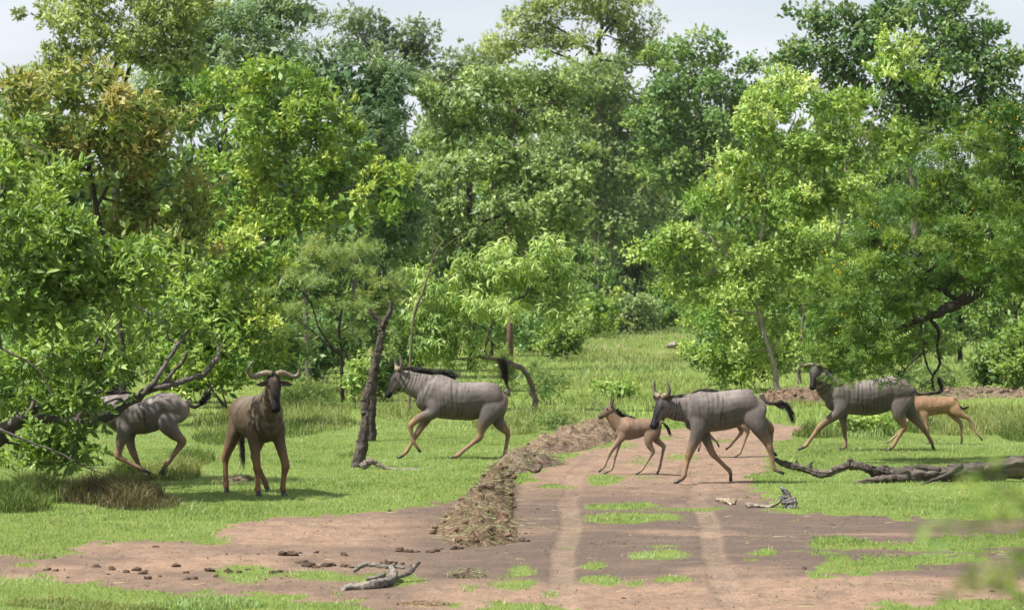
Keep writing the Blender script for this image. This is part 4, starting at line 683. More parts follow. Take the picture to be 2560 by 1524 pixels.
def heap(label, path, n_clod, n_straw, col, seed, straw_pal=DRY, name='soil_heap', peak=None, clod=.035, green=0):
    """path: (column, base row, half width m, height m) along the crest line"""
    rng = np.random.default_rng(seed)
    P = np.array([[*gpt(p[0], p[1]), p[2], p[3]] for p in path]); P = smooth_path(P, 14); m = len(P)
    n = 41; a = np.linspace(-1, 1, n)
    nx = np.zeros((m, 2)); T = np.gradient(P[:, :2], axis=0); T /= np.linalg.norm(T, axis=1, keepdims=True); nx = np.stack([T[:, 1], -T[:, 0]], -1)
    XY = P[:, None, :2] + nx[:, None, :] * (a[None, :, None] * P[:, None, 2:3])
    prof = np.clip(1 - np.abs(a) ** 1.5, 0, 1)[None, :] * P[:, 3:4]
    ends = np.minimum(sstep(0, 4, np.arange(m)), sstep(0, 4, m - 1 - np.arange(m)))[:, None]
    X, Y = XY[..., 0], XY[..., 1]
    H = prof * ends * (1 + .45 * fbm(X * 2.5, Y * 1.6, seed)) + .13 * np.clip(prof * 6, 0, 1) * ends * (fbm(X * 6, Y * 5, seed + 3, 5) + .35 * vnoise(X * 24, Y * 17, seed + 9))
    Zg = gz(X, Y) - .03 + np.maximum(H, 0)
    off = np.array([P[:, 0].mean(), P[:, 1].mean(), float(gz(P[:1, 0], P[:1, 1])[0])])
    root = thing(name, label, 'soil heap', tuple(off))
    idx = np.arange(m * n).reshape(m, n); f = np.stack([idx[:-1, :-1], idx[:-1, 1:], idx[1:, 1:], idx[1:, :-1]], -1).reshape(-1, 4)
    V = np.stack([X, Y, Zg], -1).reshape(-1, 3)
    cc = np.asarray(col)[None] * (.7 + .5 * rng.random((len(V), 1)))
    link('mound', make_mesh('mound', V - off, [f[:, ::-1]], cc, True), M_CLOD, root)
    i, j = rng.integers(1, m - 1, n_clod), np.clip((n / 2 + rng.normal(size=n_clod) * n * .24).astype(int), 0, n - 1)
    xy = np.stack([X[i, j], Y[i, j]], -1) + rng.normal(size=(n_clod, 2)) * .05
    link('clods', lumps(n_clod, xy, Zg[i, j] + .006, clod * (.12 + rng.random(n_clod) ** 5), rng, col).mesh('clods', off=off), M_CLOD, root, kind='stuff')
    mb = MB()
    i, j = rng.integers(1, m - 1, n_straw), np.clip((n / 2 + rng.normal(size=n_straw) * n * .25).astype(int), 0, n - 1)
    d = rng.normal(size=(n_straw, 3)); d[:, 2] = np.abs(d[:, 2]) * .45; d /= np.linalg.norm(d, axis=1, keepdims=True)
    p = np.stack([X[i, j], Y[i, j], Zg[i, j] + .012], -1) + rng.normal(size=(n_straw, 3)) * [.04, .06, .006]
    l = (.05 + .16 * rng.random((n_straw, 1))); w = np.cross(d, rng.normal(size=(n_straw, 3))); w /= np.linalg.norm(w, axis=1, keepdims=True); w *= .0022 + .0015 * rng.random((n_straw, 1))
    V = np.stack([p - d * l * .5 - w, p - d * l * .5 + w, p + d * l * .5], 1).reshape(-1, 3)
    sc = lerp_cols(straw_pal, rng.random(n_straw)); gm = rng.random(n_straw) < green; sc[gm] = lerp_cols(TURF, rng.random(gm.sum()))
    link('straw', make_mesh('straw', V - off, [np.arange(n_straw * 3).reshape(-1, 3)], np.repeat(sc, 3, 0)), M_STRAW, root, kind='stuff')
    return root
STRAWB = [(.11, .085, .06), (.20, .15, .105), (.30, .235, .165), (.38, .31, .22)]
SOILC = (.118, .078, .055)
heap('long brown soil ridge with roots beside the track in the foreground', [(1205, 1362, .25, .08), (1200, 1345, .42, .17), (1190, 1318, .50, .22), (1200, 1290, .42, .25), (1220, 1262, .34, .28), (1238, 1235, .27, .28), (1247, 1212, .2, .25), (1252, 1196, .16, .14)], 900, 8000, SOILC, 51, STRAWB, clod=.05, green=.22)
heap('middle soil heap with dry straw left of the track', [(1260, 1186, .22, .10), (1285, 1172, .40, .20), (1320, 1166, .46, .22), (1360, 1162, .34, .16), (1385, 1158, .2, .08)], 260, 5000, (.15, .115, .09), 52, STRAWB, clod=.03, green=.2)
heap('far straw-covered heap beside the first calf', [(1330, 1140, .3, .12), (1380, 1128, .5, .24), (1430, 1115, .5, .26), (1480, 1100, .5, .30), (1530, 1092, .4, .22), (1560, 1086, .25, .12)], 160, 8000, (.16, .115, .083), 53, [(.17, .13, .09), (.28, .21, .15), (.40, .31, .23), (.5, .4, .3)], clod=.03, green=.05)
heap('reddish soil bank behind the walking antelope', [(1905, 1012, .3, .15), (1935, 1006, .6, .28), (1975, 1004, .7, .34), (2020, 1002, .6, .28), (2060, 1000, .4, .15)], 500, 2600, (.155, .105, .075), 54, [(.16, .115, .08), (.24, .18, .12), (.34, .27, .18)], clod=.06, green=.25)
heap('low reddish bank of soil and straw at far right', [(2330, 1000, .5, .1), (2390, 992, 1.1, .18), (2450, 990, 1.2, .22), (2520, 992, 1.1, .2), (2600, 995, .8, .14)], 700, 4000, (.15, .112, .082), 55, [(.16, .12, .085), (.24, .19, .13), (.34, .28, .2)], clod=.07, green=.3)
heap('flat dung-brown patch at the bottom edge', [(1000, 1512, .10, .02), (1040, 1510, .35, .035), (1090, 1508, .35, .035), (1125, 1508, .10, .02)], 500, 300, (.19, .125, .065), 56, STRAWB, name='dung_heap', clod=.014)
heap('small grassy soil heap behind the bull legs', [(560, 1206, .12, .04), (590, 1204, .3, .13), (625, 1203, .2, .07)], 160, 700, (.14, .115, .085), 57, STRAWB, clod=.03, green=.3)
heap('small dark soil heap with grass in front of the ridge', [(1135, 1440, .12, .03), (1160, 1438, .25, .07), (1205, 1437, .15, .03)], 220, 260, (.115, .08, .065), 58, STRAWB, clod=.02, green=.3)

# ------------------------------------------------------------------ single clods on the bare soil
def clod(px, py, w, seed, label, grp=None):
    rng = np.random.default_rng(seed); X, Y = gpt(px, py); s = S_at(Y); r = w / s / 2 * (.62 + .3 * rng.random())
    off = np.array([X, Y, float(gz(np.array([X]), np.array([Y]))[0])])
    nu, nv_ = 12, 7; th = np.arange(nu) * 2 * PI / nu; ph = np.linspace(.12, .62, nv_) * PI
    T_, P_ = np.meshgrid(th, ph); d = np.stack([np.sin(P_) * np.cos(T_), np.sin(P_) * np.sin(T_), np.cos(P_)], -1)
    k = 1 + .55 * vnoise(d[..., 0] * 2.3 + seed, d[..., 1] * 2.3 + d[..., 2] * 3.1, seed) + .22 * vnoise(d[..., 0] * 6 + seed, d[..., 2] * 6 + d[..., 1] * 5, seed + 1)
    V = (d * k[..., None] * r * [.9 + .6 * rng.random(), .9, .5 + .45 * rng.random()]).reshape(-1, 3) + [0, 0, r * .18]
    idx = np.arange(nu * nv_).reshape(nv_, nu); f4 = np.stack([idx[:-1], np.roll(idx[:-1], -1, 1), np.roll(idx[1:], -1, 1), idx[1:]], -1).reshape(-1, 4)[:, ::-1]
    top = V[:nu].mean(0) + [0, 0, r * .06]; V = np.vstack([V, top]); f3 = np.stack([idx[0], np.roll(idx[0], -1), np.full(nu, nu * nv_)], -1)
    o = link('soil_clod', make_mesh('soil_clod', V, [f3, f4], np.array([.085, .060, .046])[None] * (.65 + .7 * rng.random((len(V), 1)))), M_CLOD, None, tuple(off), label=label, category='clod')
    if grp: o['group'] = grp
CLODS = [(707, 1392, 30), (726, 1391, 24), (860, 1390, 26), (342, 1430, 24), (358, 1438, 24), (366, 1432, 14), (468, 1452, 22), (484, 1451, 18), (118, 1428, 16), (140, 1430, 14), (162, 1428, 8), (280, 1428, 20), (272, 1438, 12), (317, 1434, 20), (372, 1450, 26), (400, 1446, 14), (440, 1421, 20), (240, 1422, 22), (466, 1438, 14), (525, 1434, 24), (540, 1446, 20), (570, 1436, 24), (595, 1436, 18), (645, 1388, 10), (566, 1387, 7), (390, 1369, 14), (683, 1436, 24), (700, 1434, 20), (755, 1412, 22), (770, 1418, 26), (790, 1420, 22), (815, 1418, 24), (833, 1416, 18), (860, 1418, 24), (880, 1420, 14), (965, 1410, 28), (985, 1408, 20), (1006, 1408, 16), (1000, 1378, 22), (1022, 1379, 22), (1042, 1378, 16), (1075, 1379, 24), (1090, 1377, 18), (1104, 1371, 14), (1135, 1371, 20), (1150, 1369, 18), (973, 1276, 10), (750, 1384, 12), (790, 1383, 14), (1305, 1350, 18), (1318, 1350, 14), (1296, 1330, 10), (1314, 1330, 8), (1330, 1328, 8), (1343, 1267, 10), (620, 1430, 12), (655, 1426, 10), (135, 1396, 12), (170, 1447, 8), (410, 1350, 8), (1480, 1357, 6), (1520, 1355, 6), (1503, 1358, 5), (1560, 1358, 6), (1560, 1492, 8), (2010, 1428, 14), (2480, 1486, 12), (1500, 1420, 8)]
def clod_area(px, py):
    return ('beside the grey forked branch' if 900 < px < 1060 and py > 1400 else 'at the left foot of the soil ridge' if 930 < px < 1200 else 'on the grass strip left of the branch' if 500 < px < 920 and py > 1405 else
            'on the bare soil at the far left' if px < 260 else 'in the scatter near the lower left grass edge' if px < 500 else 'on the bare patch below the bull' if px < 930 else 'at the right foot of the soil ridge' if px < 1360 else 'on the track and the right bare soil')
ORD = ['leftmost', 'second', 'third', 'fourth', 'fifth', 'sixth', 'seventh', 'eighth', 'ninth', 'tenth', 'eleventh', 'twelfth', 'thirteenth', 'fourteenth', 'fifteenth', 'sixteenth', 'seventeenth', 'eighteenth']
areas = {}
for c_ in sorted(CLODS): areas.setdefault(clod_area(c_[0], c_[1]), []).append(c_)
for i, c_ in enumerate(CLODS):
    ar = clod_area(c_[0], c_[1]); k = areas[ar].index(c_); n = len(areas[ar])
    size = 'big' if c_[2] >= 24 else 'small' if c_[2] >= 12 else 'tiny'
    clod(c_[0], c_[1], c_[2], 700 + i, '%s earth clod, %s %s' % (size, ('rightmost' if k == n - 1 and n > 1 else ORD[k] + (' from left' if k else '')), ar), 'earth clods on the bare soil')

# ------------------------------------------------------------------ twig tips of a shrub close to the camera, out of focus
def near_shrub():
    Z = 4.2; rng = np.random.default_rng(77); off = np.array([.98, Z, float(gz(np.array([.98]), np.array([Z]))[0])])
    root = thing('near_shrub', 'out-of-focus leafy shrub tips very near at lower right', 'shrub', tuple(off))
    base = off.copy(); wood = MB()
    stems = [[base, [1.0, Z + .05, 1.2], [.93, Z, 2.0], [.74, Z, 2.24], [.635, Z, 2.335]], [base, [1.02, Z, 1.1], [.95, Z - .1, 1.9], [.78, Z - .05, 2.12], [.585, Z - .05, 2.215]], [base, [1.05, Z + .1, 1.3], [1.0, Z + .1, 2.1], [.85, Z + .1, 2.4]], [base, [.98, Z - .1, 1.0], [.9, Z - .1, 1.8], [.72, Z - .1, 2.16], [.60, Z - .1, 2.13]]]
    tips = [wpt(*q) for q in ((2330, 1320, Z), (2350, 1345, Z - .05), (2420, 1290, Z), (2470, 1300, Z + .02), (2530, 1280, Z), (2560, 1320, Z), (2440, 1180, Z - .05), (2440, 1210, Z - .05), (2500, 1400, Z), (2450, 1440, Z - .05), (2490, 1460, Z - .05), (2550, 1430, Z), (2400, 1465, Z - .05), (2540, 1490, Z), (2520, 1250, Z), (2545, 1370, Z))]
    for S in stems:
        P = smooth_path([np.r_[np.asarray(p, float), r] for p, r in zip(S, np.linspace(.014, .0015, len(S)))], 6); wood.tube(P[:, :3], P[:, 3], 6, (.10, .09, .05))
    for t in tips:
        k = np.array([.80, Z, t[2] - .02]); P = smooth_path([np.r_[k, .002], np.r_[(k + t) / 2 + [0, 0, .015], .0012], np.r_[t, .0007]], 4); wood.tube(P[:, :3], P[:, 3], 5, (.12, .14, .05))
    link('stem', wood.mesh('stem', True, off), M_BARK, root)
    ms = []
    for q in range(4):
        me = make_mesh('leaf', TEMPL['broad'][0], TEMPL['broad'][1], np.broadcast_to(np.array([(.17, .27, .05), (.22, .32, .06), (.30, .36, .08), (.12, .21, .05)][q]), (6, 3))); me.materials.append(M_LEAF); ms.append(me)
    for t in tips:
        for k in range(9):
            D = Vector(rng.normal(size=3)).normalized(); U = Vector(rng.normal(size=3)); U = (U - D * U.dot(D)).normalized(); B = U.cross(D)
            p = t + rng.normal(size=3) * [.013, .02, .009]
            o = link('leaf', ms[int(rng.integers(4))], parent=root); o.matrix_local = Matrix.Translation(Vector(p - off)) @ (Matrix((D, B, U)).transposed() * float(.017 + .015 * rng.random())).to_4x4()
near_shrub()
# ------------------------------------------------------------------ antelopes
HEADR = [(-.10, .045, .10, .078), (.05, .072, .130, .100), (.22, .085, .150, .108), (.40, .080, .140, .096), (.58, .068, .100, .074), (.74, .060, .080, .064), (.88, .058, .074, .070), (.97, .052, .064, .068), (1.03, .030, .040, .048)]
def antelope(name, label, cat, px0, ground, zx, zy, zs, torso, neck, head, legs, tail, mane, coat, kind='adult', yaw=0., group=None, voxel=.0165, seed=0, horns=True, tuft=None, beard=True):
    """silhouette measurements are taken in an enlarged crop (origin zx, zy, zs photo px per crop px); u right, v away from the camera, z up in metres"""
    rng = np.random.default_rng(seed); Z = Z_of_row(ground); s = S_at(Z)
    U = lambda x: (zx + x * zs - px0) / s
    H = lambda y: (ground - (zy + y * zs)) / s
    X0 = (px0 - 1280) / s; off = (X0, Z, float(gz(np.array([X0]), np.array([Z]))[0]) + .0)
    root = thing(name, label, cat, off, group); root.rotation_euler = (0, 0, math.radians(yaw))
    body = MB(); chains = []                           # (points, radii, tag)
    side = np.array([0, 1., 0])
    # trunk of the body: rings (x, top row, bottom row, half width)
    R = np.array([[U(r[0]), (r[4] if len(r) > 4 else 0.), (H(r[1]) + H(r[2])) / 2, (H(r[1]) - H(r[2])) / 2, r[3]] for r in torso])
    R = smooth_path(R, 3)
    body.tube(R[:, :3], R[:, 3], 20, rad2=R[:, 4], side=side, egg=-.10); chains.append((R[:, :3], np.minimum(R[:, 3], R[:, 4] * 1.2), 'torso'))
    N = np.array([[U(r[0]), (r[4] if len(r) > 4 else 0.), H(r[1]), r[2], r[3]] for r in neck]); N = smooth_path(N, 4)
    body.tube(N[:, :3], N[:, 3], 16, rad2=N[:, 4], side=side); chains.append((N[:, :3], N[:, 3], 'neck'))
    # head
    hp = np.array([U(head['poll'][0]), head.get('v', 0.), H(head['poll'][1])]); hd = np.asarray(head['dir'], float); hd /= np.linalg.norm(hd)
    HL = head['len']; hs = head.get('scale', HL / .48)
    up = np.asarray(head.get('up', (0, 0, 1)), float); dn = up - hd * up.dot(hd); dn /= np.linalg.norm(dn); lat = np.cross(hd, dn)
    hr = smooth_path([[t * HL, d * hs, v * hs, w * hs] for t, d, v, w in HEADR], 3)
    hc = hp + hd * hr[:, :1] + dn * ((hr[:, 1:2] - hr[:, 2:3]) / 2)
    body.tube(hc, (hr[:, 1] + hr[:, 2]) / 2, 16, rad2=hr[:, 3], side=lat); chains.append((hc, hr[:, 3], 'head'))
    hooves = []
    for L in legs:
        P = np.array([[U(p[0]), L['v'] * (p[4] if len(p) > 4 else (.55, .98, 1.16, 1.1)[j_] if j_ < 4 else 1.) + L.get('dv', 0) , H(p[1]), p[2], p[3] if len(p) > 3 else p[2]] for j_, p in enumerate(L['pts'])])
        P[3:, 3:] *= 1.1; P = smooth_path(P, 4); P[:, 3:] = np.maximum(P[:, 3:], .012)
        body.tube(P[:, :3], P[:, 3], 12, rad2=P[:, 4], side=side); chains.append((P[:, :3], P[:, 3], 'leg'))
        hooves.append((P[-1, :3], P[-1, :3] - P[-3, :3], P[-1, 3]))
    me0 = body.mesh('raw'); ob = bpy.data.objects.new('raw', me0); COL.objects.link(ob)
    m = ob.modifiers.new('r', 'REMESH'); m.mode = 'VOXEL'; m.voxel_size = voxel; m.use_smooth_shade = True
    m2 = ob.modifiers.new('s', 'SMOOTH'); m2.factor = .5; m2.iterations = 5
    dg = bpy.context.evaluated_depsgraph_get(); ev = ob.evaluated_get(dg); me = bpy.data.meshes.new_from_object(ev)
    bpy.data.objects.remove(ob); bpy.data.meshes.remove(me0)
    nv = len(me.vertices); co = np.empty(nv * 3, np.float32); me.vertices.foreach_get('co', co); co = co.reshape(-1, 3).astype(float)
    # coat colours by body region; adults' paler back holds a painted sun highlight
    dist = {k: np.full(nv, 9.) for k in ('torso', 'neck', 'head', 'leg')}; par = {k: np.zeros(nv) for k in dist}
    for pts, rad, tag in chains:
        for i in range(0, len(pts)):
            d = np.linalg.norm(co - pts[i], axis=1) - rad[i]; b = d < dist[tag]
            dist[tag][b] = d[b]; par[tag][b] = i / (len(pts) - 1)
    W = np.stack([np.exp(-np.clip(dist[k], -.05, 1) / .03) for k in ('torso', 'neck', 'head', 'leg')], -1); W /= W.sum(1, keepdims=True)
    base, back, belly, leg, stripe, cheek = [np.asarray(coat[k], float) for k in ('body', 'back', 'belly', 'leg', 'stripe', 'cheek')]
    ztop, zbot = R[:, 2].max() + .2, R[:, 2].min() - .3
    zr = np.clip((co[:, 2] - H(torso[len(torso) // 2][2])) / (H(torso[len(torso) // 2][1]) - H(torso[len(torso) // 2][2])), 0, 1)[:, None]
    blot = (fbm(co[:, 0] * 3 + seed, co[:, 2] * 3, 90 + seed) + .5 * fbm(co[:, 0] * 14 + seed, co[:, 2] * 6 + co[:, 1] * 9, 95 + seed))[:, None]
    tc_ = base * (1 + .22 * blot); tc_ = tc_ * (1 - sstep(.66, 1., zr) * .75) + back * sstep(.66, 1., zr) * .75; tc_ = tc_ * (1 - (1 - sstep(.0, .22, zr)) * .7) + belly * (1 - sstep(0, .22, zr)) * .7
    xr = ((co[:, 0] - R[0, 0]) / (R[-1, 0] - R[0, 0]))[:, None]           # 0 rump .. 1 chest
    rump = 1 - sstep(.05, .36, xr); tc_ = tc_ * (1 - .75 * rump) + np.asarray(coat['rump']) * .75 * rump
    ph = co[:, 0] * coat.get('freq', 52.) + 4.2 * fbm(co[:, 0] * 3.2, co[:, 2] * 1.3, 7 + seed) + .8 * fbm(co[:, 0] * 9, co[:, 2] * 5, 8 + seed) + co[:, 2] * 5 * (xr[:, 0] - .7)
    st = (1 - np.abs(np.sin(ph))) ** 1.5 * sstep(.30, .55, xr[:, 0]) * (.05 + .95 * sstep(-.3, .4, fbm(co[:, 0] * 15, co[:, 2] * 4.5, 17 + seed))) * coat.get('stripes', 1.) * sstep(.04, .22, zr[:, 0]) * (1 - .5 * sstep(.8, 1., zr[:, 0]))
    st = np.clip(st * 1.35, 0, 1); tc_ = tc_ * (1 - .9 * st[:, None]) + stripe * .9 * st[:, None]
    ph2 = par['neck'] * coat.get('nfreq', 34.) + 1.6 * fbm(co[:, 0] * 6, co[:, 2] * 3, 9 + seed)
    st2 = (1 - np.abs(np.sin(ph2))) ** 1.3 * coat.get('stripes', 1.)
    nc_ = (base * .55 + back * .45) * (1 + .2 * blot) * (1 - .9 * st2[:, None]) + stripe * .9 * st2[:, None]
    lt = par['leg'][:, None]; lc = base * (1 + .15 * blot) * (1 - sstep(.2, .46, lt)) + leg * (1 + .3 * blot) * sstep(.2, .46, lt)
    lc = lc * (1 - .35 * sstep(.55, .75, zr * 0 + sstep(0, 1, lt) * blot)) 
    lc = lc * (1 - .30 * sstep(.80, .92, lt)) * (1 - .22 * np.exp(-((lt - .52) / .05) ** 2))
    lc = np.where(lt > .95, lc * .55, lc)
    rel = co - hp; ax = rel @ hd / HL; dz = rel @ dn; la = rel @ lat
    dark = np.maximum(sstep(-.005, .03, dz / hs), sstep(.72, .82, ax)) * coat.get('face', 1.)
    dark = np.maximum(dark, (1 - sstep(.03, .05, np.abs(ax - .30) + np.abs(dz - .045 * hs) * .6)) * coat.get('face', 1.))
    hc_ = cheek * (1 - dark[:, None]) + np.asarray(coat['mask']) * dark[:, None]
    if coat.get('blaze'):
        bz = (1 - sstep(.015, .035, np.abs(la))) * sstep(.06, .08, dz / hs) * (sstep(.0, .1, ax) * (1 - sstep(.12, .25, ax)) + sstep(.5, .6, ax) * (1 - sstep(.75, .85, ax))); hc_ = hc_ * (1 - bz[:, None] * .6) + np.array([.22, .15, .08]) * bz[:, None] * .6
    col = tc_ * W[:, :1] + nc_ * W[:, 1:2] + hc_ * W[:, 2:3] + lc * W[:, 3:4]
    # creases of skin and muscle
    nrm = np.empty(nv * 3, np.float32); me.vertices.foreach_get('normal', nrm); nrm = nrm.reshape(-1, 3)
    dsp = (-.0015 * st * W[:, 0] - .0028 * st2 * W[:, 1]) * (1 if kind == 'adult' else .4) + (.012 * fbm(co[:, 0] * 5 + 3 + seed, co[:, 2] * 5 + co[:, 1] * 4, 55) + .003 * fbm(co[:, 0] * 15 + seed, co[:, 2] * 9 + co[:, 1] * 9, 57)) * (W[:, 0] + W[:, 1] + .3 * W[:, 3])
    co2 = co + nrm * dsp[:, None]; me.vertices.foreach_set('co', co2.astype(np.float32).ravel())
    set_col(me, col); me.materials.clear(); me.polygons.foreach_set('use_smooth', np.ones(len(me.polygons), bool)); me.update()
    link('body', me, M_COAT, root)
    # hooves: two toes each
    for p, d, r in hooves:
        d = d / (np.linalg.norm(d) + 1e-9); mb = MB(); hl = .07 * (r / .026) ** .7
        for sg in (-1, 1):
            q = p + np.array([0, sg * r * .48, 0])
            if q[2] - .0 < hl * .8: dd = np.array([d[0] * 1.0 - .0, 0, d[2]]); dd = dd / np.linalg.norm(dd)
            else: dd = d
            e = q + dd * hl
            if e[2] < .004: e[2] = .004
            mb.tube([q - dd * .012, q, (q + e) / 2, e], [r * .6, r * .72, r * .82, r * .80], 9, (.028, .024, .022), rad2=[r * .5, r * .58, r * .62, r * .55], side=side)
        link('hoof', mb.mesh('hoof', True), M_HORN, root)
    # ears, eyes, nostrils, horns
    for sg in (-1, 1):
        e0 = hp + hd * head.get('ear_t', .03) * hs - dn * .0 + lat * sg * .065 * hs
        ed = lat * sg * head.get('ear', (.8, .1, .25))[0] + dn * head.get('ear', (.8, .1, .25))[1] - hd * head.get('ear', (.8, .1, .25))[2]; ed /= np.linalg.norm(ed); el = (.19 if kind == 'adult' else .15) * (1 if kind != 'adult' else hs)
        fw = np.cross(ed, lat * sg); fw = hd * .6 + dn * .6; fw = fw - ed * fw.dot(ed); fw /= np.linalg.norm(fw); sd = np.cross(ed, fw)
        mb = MB(); pr = [(0, .018), (.2, .034), (.45, .040), (.7, .032), (.88, .018), (1, .003)]
        V = []; 
        for t, w in pr:
            c = e0 + ed * el * t; V += [c - sd * w * hs + fw * .010, c - sd * w * .55 * hs - fw * .008, c + sd * w * .55 * hs - fw * .008, c + sd * w * hs + fw * .010]
        V = np.array(V); V = np.vstack([V, V - fw * .006]); f = []
        k = len(pr) * 4
        for i in range(len(pr) - 1):
            for j in range(3): a = i * 4 + j; f.append([a, a + 1, a + 5, a + 4]); f.append([k + a + 4, k + a + 5, k + a + 1, k + a])
            f.append([i * 4, i * 4 + 4, k + i * 4 + 4, k + i * 4]); f.append([i * 4 + 7, i * 4 + 3, k + i * 4 + 3, k + i * 4 + 7])
        mb.add(V, None, f, np.asarray(coat['ear'])); link('ear', mb.mesh('ear', True), M_COAT, root)
        ey = hp + hd * HL * .30 + dn * .048 * hs + lat * sg * .094 * hs
        mb = MB(); mb.tube([ey - hd * .018 * hs, ey - hd * .010 * hs, ey, ey + hd * .010 * hs, ey + hd * .018 * hs], np.array([.004, .013, .016, .013, .004]) * hs, 8, (.008, .006, .005)); link('eye', mb.mesh('eye', True), M_HORN, root)
        no = hp + hd * HL * .95 + dn * .03 * hs + lat * sg * .045 * hs
        mb = MB(); mb.tube([no - hd * .016 * hs, no, no + hd * .014 * hs], np.array([.004, .011, .004]) * hs, 7, (.006, .005, .005)); link('nostril', mb.mesh('nostril', True), M_HORN, root)
        if horns:
            k = horns if isinstance(horns, float) else 1.
            b = hp - hd * .015 * hs + dn * .055 * hs + lat * sg * .035 * hs
            if head.get('horn') == 'bull': prof = [(0, 0, 0), (.06, .012, -.015), (.13, -.008, -.025), (.20, -.035, -.02), (.25, -.022, -.005), (.276, .028, .0), (.272, .08, .01), (.245, .125, .015), (.215, .152, .02)]; rr = [.030, .034, .031, .027, .024, .020, .015, .009, .003]
            else: prof = [(0, 0, 0), (.04, .03, -.02), (.08, .035, -.03), (.115, .07, -.03), (.125, .13, -.02), (.115, .20, -.01), (.095, .27, .0)]; rr = [.040, .043, .038, .033, .026, .017, .005]
            upw = np.array([0, 0, 1.]) - 0 * hd; fr = np.cross(lat, upw); fr /= np.linalg.norm(fr)
            if fr.dot(hd) < 0: fr = -fr
            upv = np.cross(fr, lat); upv = upv if upv[2] > 0 else -upv
            if head.get('horn_tilt') is not None: upv = upv + hd * head['horn_tilt']; upv /= np.linalg.norm(upv)
            P = np.array([np.r_[b + (lat * sg * x_ + upv * y_ + fr * z_) * k * hs, r_ * k * hs] for (x_, y_, z_), r_ in zip(prof, rr)]); P = smooth_path(P, 4)
            cl = lerp_cols([(.20, .15, .10), (.12, .095, .075), (.05, .045, .04)], np.linspace(0, 1, len(P))); v, f3, f4 = tube_geo(P[:, :3], P[:, 3] * (1 + .06 * np.sin(np.arange(len(P)) * 2.2)), 10)
            mb = MB(); mb.add(v, f3, f4, np.vstack([np.repeat(cl, 10, 0), cl[:1], cl[-1:]])); link('horn', mb.mesh('horn', True), M_HORN, root)
    # hair
    def hair(nm, roots, dirs, lens, w, colr, bend, parent=root, n_seg=3):
        n = len(roots); V = []; d = dirs / np.linalg.norm(dirs, axis=1, keepdims=True); sdv = np.cross(d, rng.normal(size=(n, 3))); sdv /= np.linalg.norm(sdv, axis=1, keepdims=True)
        for q in range(n_seg + 1):
            t = q / n_seg; c = roots + d * lens[:, None] * t + bend * (lens[:, None] * t * t); ww = w * (1 - .85 * t)
            V += [c - sdv * ww, c + sdv * ww]
        V = np.stack(V, 1).reshape(-1, 3); i = np.arange(n)[:, None] * (2 * (n_seg + 1)); F = np.vstack([np.hstack([i + 2 * q, i + 2 * q + 1, i + 2 * q + 3, i + 2 * q + 2]) for q in range(n_seg)])
        cc = np.repeat(np.asarray(colr)[None] * (.6 + .9 * rng.random((n, 1))), 2 * (n_seg + 1), 0)
        return link(nm, make_mesh(nm, V, [F], cc), M_HAIR, parent)
    if mane:
        M = smooth_path([[U(p[0]), p[3] if len(p) > 3 else 0., H(p[1]), p[2]] for p in mane['pts']], 8)
        n = mane.get('n', 700); t = rng.random(n) * (len(M) - 1); i = t.astype(int); f = (t - i)[:, None]; P = M[i] * (1 - f) + M[np.minimum(i + 1, len(M) - 1)] * f
        roots = P[:, :3] + np.stack([rng.normal(size=n) * .01, rng.normal(size=n) * .014, -.02 + 0 * t], -1)
        d = np.asarray(mane['dir'], float) + rng.normal(size=(n, 3)) * mane.get('mess', .22)
        hair('mane', roots, d, P[:, 3] * (.6 + .6 * rng.random(n)), .0045, mane.get('col', (.012, .010, .010)), np.asarray(mane.get('bend', (.3, 0, -.2))))
    if beard:
        n = 420; t = rng.random(n); roots = hp + hd * HL * (.52 - .62 * t)[:, None] - dn * (.10 * hs + .02 * t)[:, None] + rng.normal(size=(n, 3)) * [.008, .012, .008]
        hair('beard', roots, np.array([0, 0, -1.]) + rng.normal(size=(n, 3)) * .25 - hd * .2, .06 + .12 * rng.random(n) * t, .004, coat.get('beard', (.028, .022, .02)), np.array([.15, 0, 0]))
    if tail:
        P = smooth_path([[U(p[0]), p[3] if len(p) > 3 else 0., H(p[1]), p[2]] for p in tail['pts']], 5)
        mb = MB(); v, f3, f4 = tube_geo(P[:, :3], P[:, 3], 8); tcol = lerp_cols([coat['rump'], (.02, .017, .016), (.015, .012, .012)], np.linspace(0, 1, len(P)))
        mb.add(v, f3, f4, np.vstack([np.repeat(tcol, 8, 0), tcol[:1], tcol[-1:]])); tl = link('tail', mb.mesh('tail', True), M_COAT, root)
        n = tail.get('n', 420); i0 = int(len(P) * tail.get('from', .35)); i = rng.integers(i0, len(P), n); T = np.gradient(P[:, :3], axis=0); T /= np.linalg.norm(T, axis=1, keepdims=True)
        hair('tuft', P[i, :3] + rng.normal(size=(n, 3)) * .008, T[i] + rng.normal(size=(n, 3)) * tail.get('mess', .18), tail.get('len', .22) * (.5 + .6 * rng.random(n)), .0045, (.012, .010, .010), np.asarray(tail.get('bend', (0, 0, -.1))), parent=tl)
    return root

